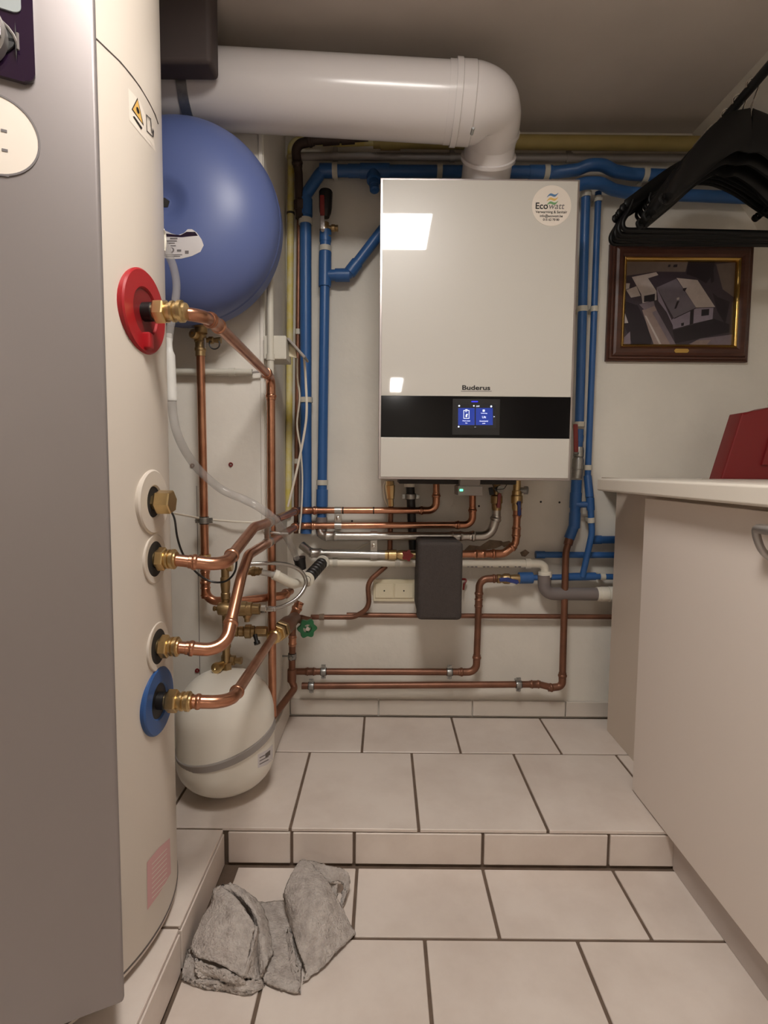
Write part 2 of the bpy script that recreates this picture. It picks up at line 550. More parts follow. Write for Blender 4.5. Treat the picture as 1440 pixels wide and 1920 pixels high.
# ceiling lamp that lights the room (its mirror image shows in the heater's glass front)
lt = thing('ceiling_light', 'square white ceiling light panel mirrored in the glass front of the wall heater', 'ceiling light', (0, .461, CZ))
mb = MB(); mb.box((-.20, .261, CZ - .012), (-.187, .661, CZ), None); mb.box((.187, .261, CZ - .012), (.20, .661, CZ)); mb.box((-.187, .261, CZ - .012), (.187, .274, CZ)); mb.box((-.187, .648, CZ - .012), (.187, .661, CZ))
add('frame', mb, 'white', lt, 0)
add('diffuser', MB().box((-.187, .274, CZ - .010), (.187, .648, CZ - .002)), lampm, lt, 0)
lt2 = thing('ceiling_light', 'narrow ceiling lamp mirrored as a small bright streak in the glass front', 'ceiling light', (.13, -3.4, CZ))
add('housing', MB().box((.05, -4.02, CZ - .05), (.21, -3.18, CZ - .001), None, .006), 'white', lt2, 0)
add('diffuser', MB().box((.065, -4.0, CZ - .09), (.195, -3.2, CZ - .05), None, .01), lampm2, lt2, 0)

# ================================================================== HOT WATER TANK
TC = V((-.707, .94, 0)); TR = .32
TZ0, TZ1 = .10, 1.93
tk = thing('hot_water_tank', 'tall cream cylinder water tank with a silver front panel, standing on the tiled ledge', 'water tank', (TC.x, TC.y, UZ))
mb = MB(); mb.lathe((TC.x, TC.y, TZ0), (0, 0, 1), [(0, TR - .006), (.006, TR), (TZ1 - TZ0 - .02, TR), (TZ1 - TZ0, TR - .02), (TZ1 - TZ0, .0)], 'tank', 128)
body = add('body', mb, 'tank', tk)
BV = bvh_of(body)
for a in (20, 140, 260):
    mb = MB(); mb.lathe((TC.x + .22 * math.cos(math.radians(a)), TC.y + .22 * math.sin(math.radians(a)), UZ), (0, 0, 1), [(0, .025), (.012, .025)], 'rubber', 16)
    add('foot', mb, 'rubber', tk)
# flat silver front panel, tangent to the cylinder
pn = V((.45, -.893, 0)).normalized(); ptv = V((.893, .45, 0)).normalized()
po = V((TC.x, TC.y, 0)) + pn * .337
mb = MB(); z0 = .155; z1 = 1.92
mb.obox(po - pn * .04 + V((0, 0, (z0 + z1) / 2)), ptv, pn, V((0, 0, 1)), .428, .08, z1 - z0, 'silver', .006, 3)
fp = add('front_panel', mb, 'silver', tk, label='flat silver grey front panel')


def FP(u, v, off=.0): return plane_hit(u, v, po + pn * off, pn)


def fpl(p): q = p - po; return q.dot(ptv), q.z


def fpw(a, z, off): return po + ptv * a + V((0, 0, z)) + pn * off


a1, zt = fpl(FP(62, 0)); _, zb = fpl(FP(50, 160)); zt = zb + .36
# display unit: black-purple bezel with a grey screen and a silver dial recess


def rrect(a0, a1, z0, z1, r, n=6):
    out = []
    for cx, cz, s in ((a1 - r, z0 + r, -90), (a1 - r, z1 - r, 0), (a0 + r, z1 - r, 90), (a0 + r, z0 + r, 180)):
        for k in range(n + 1):
            t = math.radians(s + 90 * k / n); out.append((cx + r * math.cos(t), cz + r * math.sin(t)))
    return out


dw = .30
mb = MB(); mb.prism([fpw(a, z, .0) for a, z in rrect(a1 - dw, a1, zb, zt, .012)], pn * .006, 'purple', .002)
disp = add('display_unit', mb, 'purple', tk, label='glossy dark purple display unit')
sa, sz = fpl(FP(41, 20)); _, szb = fpl(FP(36, 34))
mb = MB(); mb.prism([fpw(a, z, .006) for a, z in rrect(sa - .22, sa, szb, zt - .03, .008)], pn * .002, 'lcd', .0006); add('screen', mb, 'lcd', disp)
ka, kz = fpl(FP(28, 90)); kb = szb - .012
mb = MB(); mb.prism([fpw(a, z, .006) for a, z in rrect(sa - .24, ka + .004, zb + .02, kb, .03)], pn * .004, 'rubber', .002)
mb.tube([fpw(a, z, .010) for a, z in rrect(sa - .24, ka + .004, zb + .02, kb, .03)[6:16]], .0016, 'sil', 8)
add('dial_recess', mb, 'rubber', disp)
mb = MB()
kc = fpw(ka - .045, (zb + kb) / 2 + .008, .010)
mb.lathe(kc, pn, [(0, .040), (.012, .038), (.016, .034), (.016, 0)], 'sil', 40)
mb.obox(kc + pn * .018 + ptv * .028, ptv, pn, V((0, 0, 1)), .014, .006, .020, 'sil', .001)
add('dial_knob', mb, 'sil', disp)
# oval clear sticker with a grey rim
p1, p2, p3 = fpl(FP(76, 275)), fpl(FP(0, 178)), fpl(FP(12, 331))


def circ3(a, b, c):
    d = 2 * (a[0] * (b[1] - c[1]) + b[0] * (c[1] - a[1]) + c[0] * (a[1] - b[1]))
    sq = [q[0] ** 2 + q[1] ** 2 for q in (a, b, c)]
    x = (sq[0] * (b[1] - c[1]) + sq[1] * (c[1] - a[1]) + sq[2] * (a[1] - b[1])) / d
    y_ = (sq[0] * (c[0] - b[0]) + sq[1] * (a[0] - c[0]) + sq[2] * (b[0] - a[0])) / d
    return x, y_, math.hypot(a[0] - x, a[1] - y_)


cx, cz, cr = circ3(p1, p2, p3)
cr = min(max(cr, .04), .2)
mb = MB(); ctr = fpw(cx, cz, 0)
mb.lathe(ctr, pn, [(0, cr - .002), (.0008, cr - .002), (.0008, 0)], 'sticker', 64)
mb.annulus(ctr, pn, cr - .0022, cr, .0014, 'inkg', 64)
st = add('round_sticker', mb, 'sticker', tk, label='round white sticker with a grey rim')
mb = MB()
for zz, s in ((.006, .006), (-.016, .006), (-.045, .004)):
    o = fpw(cx + cr * .30, cz + zz, .0012)
    for k in range(7):
        mb.obox(o + ptv * (-.004 - k * .009), ptv, pn, V((0, 0, 1)), .006, .0003, s * .5, 'inkg')
add('print', mb, 'inkg', st, 0)
# arc seam of the top hood
mb = MB(); pts = []
for u, v in ((160, 56), (175, 68), (200, 92), (225, 116), (245, 140), (262, 163), (278, 190), (290, 214), (296, 232)):
    h, n_, _, _ = BV.ray_cast(CO, ray(u, v).normalized())
    if h is not None: pts.append(h)
mb.tube(fillet(pts, .05)[0], .0014, 'seam', 6)
add('hood_seam', mb, 'seam', tk)
# warning labels
mb = MB(); decal(mb, BV, [(240, 165), (262, 190), (285, 250), (292, 285), (262, 250), (242, 225)], 'sticker', .0004, 3, 3)
wl = add('warning_label', mb, 'sticker', tk, 0, label='white hazard label with a yellow triangle')
mb = MB(); decal(mb, BV, [(257, 183), (246, 205), (269, 236)], 'ink', .0007, 3, 5)
decal(mb, BV, [(257, 187), (248, 205), (266, 231)], 'warn', .001, 3, 5)
decal(mb, BV, ellipse(257, 207, 2.2, 7, 12, -.3), 'ink', .0014, 2, 1)
for q in ([(248, 218), (251, 218), (266, 240), (264, 243)], [(273, 214), (274, 214), (275, 245), (274, 245)], [(273, 214), (281, 222), (281, 224), (273, 216)], [(274, 244), (286, 256), (286, 258), (274, 246)], [(285, 240), (287.5, 246), (287, 258), (285, 254)], [(281, 222), (282, 222), (284, 250), (283, 250)]):
    decal(mb, BV, q, 'ink', .001, 2, 3)
add('warning_symbol', mb, 'warn', wl, 0)
mb = MB(); decal(mb, BV, [(275, 1617), (297, 1590), (318, 1571), (319, 1604), (320, 1637), (297, 1677), (276, 1706), (275.5, 1660)], 'pink', .0005, 4, 3)
pk = add('pink_label', mb, 'pink', tk, 0)
mb = MB()
for k in range(8):
    v0 = 1628 + k * 9
    decal(mb, BV, [(284, v0 - 8), (312, v0 - 38), (312, v0 - 36), (284, v0 - 6)], 'sticker', .0009, 2, 4)
add('print', mb, 'sticker', pk, 0)
# rim at the base
mb = MB(); mb.lathe((TC.x, TC.y, TZ0 + .012), (0, 0, 1), [(0, TR), (0, TR + .0012), (.003, TR + .0012), (.003, TR)], 'seam', 128, caps=False)
add('base_seam', mb, 'seam', tk)

PORT = {}


def port(key, u, v, rng, hole, ring_r, hole_r, label):
    h, n_, _, _ = BV.ray_cast(CO, ray(u, v).normalized())
    n_ = V((h.x - TC.x, h.y - TC.y, 0)).normalized()
    PORT[key] = (h, n_)
    mb = MB()
    if rng: mb.annulus(h - n_ * .010, n_, hole_r, ring_r, .0135, rng, 56, .0025)
    else: mb.lathe(h, n_, [(-.010, hole_r + .012), (.0008, hole_r + .012), (.0016, hole_r + .0105), (.0012, hole_r + .008), (.0006, hole_r)], 'tank', 48, caps=False)
    r = add('port_ring', mb, rng or 'tank', tk, label=label)
    mb = MB(); mb.lathe(h - n_ * .004, n_, [(0, hole_r), (.0045, hole_r), (.0045, 0)], hole, 48)  # flush disc, its darker colour paints the shade inside the port
    add('port_hole', mb, hole, r)
    return r, h, n_


r0, h0, n0 = port('red', 270, 585, 'red', 'redd', .066, .036, 'bright red round port cover')
add('cover_tab', MB().obox(h0 + n0 * .006 + V((0, -.002, -.046)), (0, 1, 0), n0, (0, 0, 1), .018, .016, .026, 'red', .004), 'red', r0)
port('cream', 287, 941, 'tank', 'dark', .054, .026, 'cream round port cover')
port('upper', 291, 1048, None, 'dark', .040, .030, 'dark open port')
port('lower', 297, 1212, None, 'dark', .040, .030, 'dark open port')
port('blue', 297, 1314, 'bluer', 'rubber', .058, .030, 'blue round port ring')
h, n_ = PORT['cream']
mb = MB(); mb.lathe(h - n_ * .005, n_, [(0, .013), (.012, .013), (.012, .019), (.014, .0205), (.036, .0205), (.038, .019), (.038, 0)], 'brass', 6, .2)
add('hex_plug', mb, 'brass', tk, 20, label='brass hexagonal plug')

# ================================================================== BLUE EXPANSION VESSEL
vc = P(345, 424, 1.40); VR = .236
bvs = thing('expansion_vessel', 'large round blue pressure vessel hanging under the white flue pipe', 'expansion vessel', vc)
prof = []
D = .105
prof.append((-.118, 0.012)); prof.append((-.1175, .014))
for k in range(0, 9):        # dimple
    t = k / 8; r = .014 + .046 * t
    prof.append((-.1175 - .012 * (0.5 - .5 * math.cos(math.pi * t)), r))
base = -.1295
for k in range(1, 17):
    t = k / 16; r = .06 + (VR - .06) * math.sin(t * math.pi / 2)
    prof.append((base + (.1295 - .018) * (1 - math.cos(t * math.pi / 2)), r))
prof += [(-.012, VR), (-.010, VR + .002), (-.007, VR + .002), (-.005, VR), (.03, VR)]
for k in range(1, 9):
    t = k / 8 * math.pi / 2; prof.append((.03 + .06 * math.sin(t), VR * .25 + VR * .75 * math.cos(t)))
prof.append((.09, 0))
mb = MB(); mb.lathe(vc, (0, 1, 0), prof, 'bluev', 96)
vb = add('body', mb, 'bluev', bvs, 50)
VB = bvh_of(vb)
mb = MB(); mb.lathe(V((vc.x, vc.y, vc.z)) + V((0, -.1195, 0)), (0, 1, 0), [(0, .011), (.004, .012), (.004, 0)], 'dark', 5, .3)
add('valve_cap', mb, 'dark', bvs)
mb = MB()
lab = [(309, 432), (322, 438), (334, 441), (345, 437), (352, 430), (360, 430), (369, 436), (378, 449), (382, 460), (376, 472), (360, 480), (340, 485), (320, 486), (309, 484)]
decal(mb, VB, lab, 'stickg', .0006, 5, 3)
vl = add('type_label', mb, 'stickg', bvs, 0, label='pale label with a dark purple band')
mb = MB()
decal(mb, VB, [(309, 438), (322, 441), (334, 444), (343, 442), (350, 435), (366, 435), (371, 442), (360, 443), (340, 445), (320, 444), (309, 444)], 'purple', .001, 3, 3)
for u0, v0, u1, v1 in ((319, 446, 333, 449), (310, 451, 332, 453), (310, 455, 328, 457), (320, 460, 330, 462), (311, 477, 342, 478.5), (311, 480, 338, 481.5), (332, 468, 340, 472), (347, 470, 354, 476)):
    decal(mb, VB, [(u0, v0), (u1, v0), (u1, v1), (u0, v1)], 'inkg', .001, 2, 2)
decal(mb, VB, ellipse(322, 469, 5, 5, 16), 'inkg', .001, 2, 1); decal(mb, VB, ellipse(320.5, 469, 3.6, 4.2, 16), 'stickg', .0013, 2, 1)
add('print', mb, 'inkg', vl, 0)
vp = P(377, 606, 1.42)
mb = MB(); mb.lathe(vp + V((0, 0, .05)), (0, 0, -1), [(0, .018), (.06, .018), (.062, .015), (.075, .015)], 'bronze', 20)
add('connection_stub', mb, 'bronze', bvs)

# ================================================================== WHITE EXPANSION VESSEL
wc = P(424, 1400, 1.37); wc.z = 0
WR = .1215; wz0, wz1 = .100, .405
wv = thing('expansion_vessel', 'small white pressure vessel with a grey strap standing in the corner above the step', 'expansion vessel', (wc.x, wc.y, wz0))
prof = [(0, 0)]
for k in range(1, 13):
    t = k / 12 * math.pi / 2; prof.append((.085 * (1 - math.cos(t)), WR * math.sin(t) ** .85))
H = wz1 - wz0
for k in range(0, 13):
    t = k / 12 * math.pi / 2; prof.append((H - .115 + .115 * math.sin(t), WR * max(math.cos(t), 0) ** .8))
mb = MB(); mb.lathe((wc.x, wc.y, wz0), (0, 0, 1), prof, 'vessel', 72)
wvb = add('body', mb, 'vessel', wv, 60)
WB = bvh_of(wvb)
mb = MB(); zz = P(428, 1424, 1.25).z
ax = V((-.24, -.16, 1)).normalized()
mb.lathe(V((wc.x, wc.y, zz)) - ax * .009, ax, [(0, WR - .004), (0, WR + .0055), (.016, WR + .0055), (.018, WR + .004), (.018, WR - .004)], 'grey', 72, caps=False)
add('strap', mb, 'grey', wv)
mb = MB(); decal(mb, WB, [(483, 1415), (500, 1406), (511, 1395), (511, 1424), (500, 1434), (483, 1440)], 'stickg', .0006, 3, 3)
tl = add('type_label', mb, 'stickg', wv, 0)
mb = MB()
for v0 in (1420, 1426, 1432): decal(mb, WB, [(486, v0), (503, v0 - 9), (503, v0 - 7), (486, v0 + 2)], 'inkg', .001, 2, 2)
decal(mb, WB, [(497, 1413), (506, 1406), (506, 1415), (497, 1421)], 'seam', .001, 2, 2)
add('print', mb, 'inkg', tl, 0)

# ================================================================== FLUE AND DUCT
fl = thing('flue_pipe', 'thick white flue pipe running under the ceiling and down into the wall heater', 'flue pipe', P(600, 178, 1.42))
fa, fb = P(250, 160, 1.42), P(872, 196, 1.42)
fd = (fb - fa).normalized()
mb = MB(); mb.lathe(fa, fd, [(0, .084), ((fb - fa).length - .03, .084)], 'flue', 64)
add('pipe', mb, 'flue', fl)
mb = MB(); o = P(846, 194, 1.42)
mb.lathe(o, fd, [(-.012, .084), (-.012, .0855), (.004, .0855), (.004, .090), (.018, .090), (.02, .087), (.05, .087), (.052, .085)], 'flue', 64)
add('collar', mb, 'flue', fl)
e0 = P(868, 195.5, 1.42)
e3 = P(921, 255, 1.50); e4 = P(909, 345, 1.59)
pc = P(908, 196, 1.42)
path = []; rad = []
N = 30
b0, b1, b2, b3 = e0, P(928, 195, 1.42), P(929, 200, 1.43), e3
for k in range(N + 1):
    t = k / N
    path.append(b0 * (1 - t) ** 3 + b1 * 3 * t * (1 - t) ** 2 + b2 * 3 * t * t * (1 - t) + b3 * t ** 3); rad.append(.0845 - .0165 * min(1, max(0, t - .15) * 2.2))
mb = MB(); mb.tube(path, rad, 'flue', 56)
el = add('elbow', mb, 'flue', fl, 40)
mb = MB()
vd = (e4 - e3).normalized()
mb.lathe(e3 - vd * .012, vd, [(0, .0665), (0, .0715), (.008, .0715), (.008, .0665)], 'flue', 56)
mb.lathe(e3 + vd * .045, vd, [(0, .0665), (0, .0725), (.009, .0725), (.009, .0665)], 'flue', 56)
add('socket_ring', mb, 'flue', fl)
mb = MB(); mb.tube([e3, e4, e4 + vd * .03 + V((0, .01, -.05))], [.0655, .0655, .0655], 'flue', 48)
add('flue_adapter', mb, 'flue', fl)
for u, v, Y in ((887, 241, 1.355), (919, 309, 1.51)):
    p = P(u, v, Y); mb = MB(); mb.lathe(p + V((0, .02, 0)), (0, -1, 0), [(0, .004), (.02, .004), (.022, .003), (.022, 0)], 'zinc', 12)
    add('screw', mb, 'zinc', fl)
# strap holding it
sp = fa + fd * ((P(362, 166, 1.42) - fa).dot(fd))
mb = MB(); mb.lathe(sp - fd * .012, fd, [(0, .0835), (0, .087), (.024, .087), (.024, .0835)], 'zinc', 56)
tab = sp + V((0, -.02, -.092)); mb.obox(tab + V((.006, 0, -.006)), (1, 0, 0), (0, 1, 0), (0, 0, 1), .026, .006, .028, 'zinc', .003)
mb.lathe(tab + V((.006, -.003, -.006)), (0, -1, 0), [(0, .005), (.004, .005), (.004, 0)], 'chrome', 6)
tag(add('pipe_strap', mb, 'zinc'), 'grey metal strap around the white flue pipe beside the dark casing', 'pipe strap')
mb = MB(); q = P(396, 117, 1.27)
mb.box((-.80, 1.27, q.z), (q.x, 1.333, CZ), 'duct', .012, 3)
tag(add('duct_casing', mb, 'duct'), 'dark brown casing under the ceiling in front of the white flue pipe', 'duct casing')

# ================================================================== WALL HEATER
BX0, BX1, BZ0, BZ1, BY = -.017, .502, .8915, 1.673, 1.50
bo = thing('wall_heater', 'white glass-fronted wall heater with a black band and a small lit screen', 'heater', ((BX0 + BX1) / 2, WY, BZ0))
add('casing', MB().box((BX0 + .004, BY + .016, BZ0 + .004), (BX1 - .004, WY - .004, BZ1 - .004), None, .004), 'white', bo)
add('front_frame', MB().box((BX0, BY + .002, BZ0), (BX1, BY + .018, BZ1), None, .002), 'alu', bo, label='thin aluminium edge frame')
bz0, bz1 = 1.004, 1.114
mb = MB(); mb.box((BX0 + .0065, BY - .002, BZ0 + .0065), (BX1 - .0065, BY + .006, bz0), 'glass', .0012)
mb.box((BX0 + .0065, BY - .002, bz1), (BX1 - .0065, BY + .006, BZ1 - .0065), 'glass', .0012)
gf = add('glass_front', mb, 'glass', bo)
bb = add('control_band', MB().box((BX0 + .0065, BY - .002, bz0), (BX1 - .0065, BY + .006, bz1), None, .0008), 'black', bo, label='glossy black band')


def BP(u, v, off=.0): return P(u, v, BY - .002 - off)


def quad(mb, u0, v0, u1, v1, m, off):
    mb.poly([BP(u0, v0, off), BP(u1, v0, off), BP(u1, v1, off), BP(u0, v1, off)], m)


XA, ZA = V((1, 0, 0)), V((0, 0, 1))
mb = MB()
a, b = BP(849, 748), BP(936, 816); mb.box((a.x, BY - .0035, b.z), (b.x, BY - .002, a.z), 'rubber', .0005)
ds = add('display', mb, 'rubber', bo)
mb = MB(); quad(mb, 853, 757, 930, 803, 'scrd', .0018); add('screen', mb, 'scrd', ds, 0)
mb = MB(); quad(mb, 859, 765, 890, 797, 'scr', .0022); quad(mb, 892, 765, 924, 797, 'scr', .0022); add('screen_tile', mb, 'scr', ds, 0)
mb = MB()
for q in ((869, 769, 880, 770), (869, 784, 880, 785), (869, 769, 870, 785), (879, 769, 880, 785), (872.5, 767.5, 876.5, 769), (873, 778, 876, 782), (874, 776, 877, 778), (872, 771.5, 876, 772.3),
          (905, 768, 909, 772)): quad(mb, *q, 'scrw', .0026)
for u, v, r in ((861, 761, 1.6), (921, 762, 1.8), (860, 800, 1.6), (888.5, 761, 1.4)):
    o = BP(u, v, .0026); mb.lathe(o, (0, -1, 0), [(0, r / 700), (.0002, r / 700), (.0002, 0)], 'scrw', 12)
for s, u, v, sz in (('Uit', 907.5, 784, .0085), ('Verwarming', 907.5, 775.5, .0034), ('Zomerbedrijf', 907, 790.5, .0042), ('actief', 907, 794.5, .0036), ('Warm water', 874.5, 790, .0040), ('Eco', 874.5, 794, .0036), ('OFF', 896, 763, .0052), ('...', 891, 801, .006), ('>', 926.5, 783, .007)):
    mb.text(s, BP(u, v, .0026), XA, ZA, sz, 'scrw', .00005)
add('icons', mb, 'scrw', ds, 0)
mb = MB(); quad(mb, 884, 752, 896, 754, 'blued', .002); add('status_light', mb, 'blued', ds, 0)
mb = MB()
lp = BP(892.5, 731); mb.text('Buderus', lp + V((0, -.0004, .0)), XA, ZA, .0168, 'ink', .0004, wide=1.36)
quad(mb, 864, 733, 922, 734, 'inkg', .0006)
add('lettering', mb, 'ink', bo, 0, label='black maker lettering')
# round sticker
sc = BP(1034, 386)
mb = MB(); mb.lathe(sc, (0, -1, 0), [(0, .0510), (.0006, .0510), (.0006, 0)], 'sticker', 64)
rs = add('round_sticker', mb, 'sticker', bo, label='round pale installer sticker')
mb = MB()
for k, (m_, dz) in enumerate((('lblue', .0265), ('lyel', .0165), ('lgrn', .0065))):
    top = []; bot = []
    for i in range(13):
        t = i / 12; x = -.0145 + .029 * t
        yv = dz + .0105 * (t - .5) + .0036 * math.sin((t) * 2 * math.pi)
        wv_ = .0032 * math.sin(math.pi * min(max(t, .04), .96)) ** .6
        top.append(sc + V((x + .002, -.0009, yv + wv_))); bot.append(sc + V((x + .002, -.0009, yv - wv_)))
    mb.rings([top, bot], m_, caps=False, closed=False)
mb.text('Eco', sc + V((-.0425, -.0009, -.0080)), XA, ZA, .0225, 'ink', .00035, 'LEFT')
mb.text('watt', sc + V((-.0085, -.0009, -.0080)), XA, ZA, .0225, 'inkg', 0, 'LEFT', shear=.2)
mb.text('Verwarming & Sanitair', sc + V((0, -.0009, -.0185)), XA, ZA, .0090, 'ink', .00006)
mb.text('info@ecowatt.be', sc + V((0, -.0009, -.0285)), XA, ZA, .0085, 'ink', .00006)
mb.text('015 62 70 80', sc + V((0, -.0009, -.0375)), XA, ZA, .0080, 'ink', .00006)
add('print', mb, 'ink', rs, 0)
# underside
mb = MB(); a, b = P(748, 903, 1.60), P(968, 909, 1.60); mb.box((a.x, 1.60, b.z), (b.x, 1.78, BZ0 + .002), 'dark', .003)
add('bottom_tray', mb, 'dark', bo)
mb = MB(); a, b = P(860, 903, 1.60), P(898, 914, 1.60); mb.box((a.x, 1.575, b.z), (b.x, 1.66, BZ0 + .002), 'grey', .004)
a, b = P(857, 913, 1.59), P(903, 929, 1.59); mb.box((a.x, 1.57, b.z), (b.x, 1.65, a.z + .004), 'grey', .003)
md = add('radio_module', mb, 'grey', bo, label='grey plug-in module with a green light')
a, b = P(862, 917, 1.568), P(868, 921, 1.568)
add('green_light', MB().box((a.x, 1.567, b.z), (b.x, 1.572, a.z), None, .0005), 'greend', md, 0)
mb = MB(); mb.tube(fillet([P(922, 905, 1.65), P(928, 918, 1.65), P(945, 917, 1.65), P(952, 906, 1.65)], .01)[0], .0012, 'rubber', 6)
add('loop_wire', mb, 'rubber', bo)

# ================================================================== PIPES UNDER AND AROUND THE WALL
BK = 1.76
hx = lambda u, v, Y=BK: P(u, v, Y)
ccl = dict(towards=(0, 1, 0), reach=.035)
hA = PORT['upper'][0]; nA = PORT['upper'][1]
cu = 'copper'


def port_fit(root, key, L, stem=0.):
    """brass union of length L between a tank port and its copper pipe"""
    h, n_ = PORT[key]
    nl = .018 if L > .045 else .014
    if stem:
        q = MB(); q.lathe(h - n_ * .004, n_, [(0, .0150), (stem + .004, .0150), (stem + .005, .014), (stem + .005, 0)], 'rubber', 28); add('black_stem', q, 'rubber', root)
    part_hex(root, h + n_ * (stem + .004 + nl / 2), n_, nl, .0200, 'brass', 'union_nut')
    o = stem + .004 + nl; k = L - o
    mb = MB(); mb.lathe(h - n_ * .003, n_, [(0, .013), (o, .013), (o + .30 * k, .0140), (o + .34 * k, .0165), (o + .46 * k, .0165), (o + .50 * k, .0140), (o + .60 * k, .0140), (o + .66 * k, .0172), (o + .84 * k, .0172), (o + .9 * k, .0135), (o + k, .0130), (o + k, .0108)], 'brass', 24)
    add('press_union', mb, 'brass', root)


def port_start(key, u=None):
    h, n_ = PORT[key]
    return h + n_ * .02


# tank upper port -> along the pier -> heater
st_ = port_start('upper'); yA = st_.y
p2 = pipe('copper_pipe', 'bright copper pipe from the upper open port of the tank to the heater', 'pipe',
          [st_, P(420, 1060, yA + .02), P(477, 988, 1.17), P(500, 981, 1.28), P(557, 957, BK), P(818, 957, BK), P(818, 905, BK)],
          .0105, cu, bend={1: .035, 2: .08, 3: .12, 4: .035, 5: .026, 0: .03}, elbows=(1, 4, 5),
          extras=[('band', 3, .1), ('band', 3, .25), ('band', 3, .86), ('band', 4, .11), ('band', 4, .33), ('band', 4, .55)])
port_fit(p2, 'upper', .040)
st_ = port_start('lower')
p3 = pipe('copper_pipe', 'bright copper pipe rising steeply from the lower open port of the tank', 'pipe',
          [st_, P(421, 1221, st_.y + .02), P(452, 1082, 1.07), P(466, 1040, 1.14), P(497, 1021, 1.27), P(557, 986, BK), P(886, 984, BK), P(886, 915, BK)],
          .0105, cu, bend={1: .038, 2: .1, 3: .06, 4: .1, 5: .03, 6: .026}, elbows=(1, 5, 6), extras=[])
port_fit(p3, 'lower', .040)
st_ = port_start('blue')
p4 = pipe('copper_pipe', 'bright copper pipe from the blue port ring, slanting up to the brass mixing valve', 'pipe',
          [st_, P(431, 1317, st_.y + .02), P(513, 1193, 1.42)], .0105, cu, bend={1: .04}, elbows=(1,), extras=[('press', 0, .35)])
port_fit(p4, 'blue', .062, .012)
st_ = port_start('red')
p0 = pipe('copper_pipe', 'copper pipe slanting down from the red port cover to the pier corner', 'pipe',
          [st_, P(374, 590, st_.y + .01), P(402, 604, st_.y + .09), P(508, 708, 1.455), P(511, 1342, 1.455)], .0108, cu,
          bend={1: .05, 2: .035, 3: .028}, elbows=(2, 3))
port_fit(p0, 'red', .074, .016)
# vertical pipe from the blue vessel
vx = lambda u, v: P(u, v, 1.44)
p5 = pipe('copper_pipe', 'vertical copper pipe hanging from the brass valve under the blue vessel', 'pipe',
          [vx(376, 665), vx(386, 1127), vx(447, 1127), vx(520, 1127) + V((0, .06, 0)), P(545, 1108, 1.56)], .0105, cu, bend={1: .03, 2: .02, 3: .02}, elbows=(1, 3),
          extras=[('clamp', 0, .665, ccl), ('press', 0, .86), ('press', 0, .96), ('sleeve', 0, .815, dict(L=.012, s=1.45, m='brass', name='brass_collar'))])
# valve under the blue vessel
vv = thing('drain_valve', 'small brass valve with a ring plug under the blue vessel', 'valve', vx(376, 640))
mb = MB(); mb.lathe(vx(376, 668), (0, 0, 1), [(0, .0125), (.012, .0125), (.014, .014), (.02, .014), (.022, .0125), (.034, .0125), (.036, .015), (.062, .015), (.064, .013), (.09, .013)], 'bronze', 20)
add('body', mb, 'bronze', vv)
mb = MB(); mb.lathe(vx(376, 632) + V((-.004, -.006, 0)), (-.3, -1, .1), [(0, .009), (.012, .009), (.014, .012), (.022, .012), (.024, .010), (.024, .004), (.020, .003)], 'brass', 16); add('test_port', mb, 'brass', vv)
mb = MB(); mb.lathe(vx(378, 638), (1, -.05, 0), [(0, .006), (.02, .006), (.02, .009), (.03, .009), (.032, .006), (.046, .008), (.05, .008), (.05, 0)], 'bronze', 14); add('side_outlet', mb, 'bronze', vv)
mb = MB(); mb.obox(vx(387, 642) + V((0, -.012, -.004)), (1, 0, 0), (0, 1, 0), (0, 0, 1), .007, .003, .026, 'chrome', .0015); add('lever_handle', mb, 'chrome', vv)
mb = MB(); q = vx(404, 646) + V((0, -.008, 0)); mb.tube([q + V((.013 * math.cos(t), 0, .013 * math.sin(t))) for t in [2.4 + k * (4.8 / 20) for k in range(21)]], .0018, 'rubber', 8); add('plug_ring', mb, 'rubber', vv)

# brass safety group
sg = thing('safety_valve_group', 'dull brass safety valve group standing on top of the small white vessel', 'valve', vx(424, 1255))
sx = lambda u, v, Y=1.40: P(u, v, Y)
mb = MB(); a = sx(422, 1062); b = sx(424, 1168)
L = (a - b).length
mb.lathe(b, a - b, [(0, .010), (.02, .010), (.022, .0125), (.045, .0125), (.047, .0105), (.062, .0105), (.064, .012), (.078, .012), (.08, .0105), (.10, .0125), (.118, .0125), (.12, .010), (L - .01, .010), (L, .0125), (L + .006, .0125), (L + .006, 0)], 'bronze', 20)
add('riser', mb, 'bronze', sg)
mb = MB(); mb.lathe(sx(436, 1063), (-1, 0, 0), [(0, .011), (.01, .012), (.02, .009), (.02, 0)], 'brass', 18); add('air_cap', mb, 'brass', sg)
mb = MB(); mb.lathe(sx(400, 1141, 1.385), (1, 0, 0), [(0, 0), (0, .006), (.004, .007), (.005, .005), (.010, .006), (.014, .016), (.03, .018), (.04, .014), (.058, .013), (.060, .019), (.085, .019), (.087, .0175), (.098, .0175), (.10, .014), (.118, .014), (.118, 0)], 'bronze', 22)
mb.lathe(sx(463, 1145, 1.385), (0, 0, -1), [(0, .011), (.016, .010), (.020, .007), (.028, .007), (.028, 0)], 'bronze', 16)
add('safety_valve', mb, 'bronze', sg)
mb = MB(); a = sx(424, 1168, 1.41); b = sx(424, 1262, 1.385)
mb.tube([a, a.lerp(b, .5), b], .0095, 'bronze', 16)
mb.lathe(b + V((0, 0, .028)), (0, 0, -1), [(0, .014), (.002, .015), (.024, .015), (.026, .013)], 'bronze', 6, .2)
mb.lathe(sx(424, 1205), (0, 0, -1), [(0, .012), (.012, .012), (.014, .010), (.03, .010), (.034, .013), (.05, .013)], 'bronze', 18)
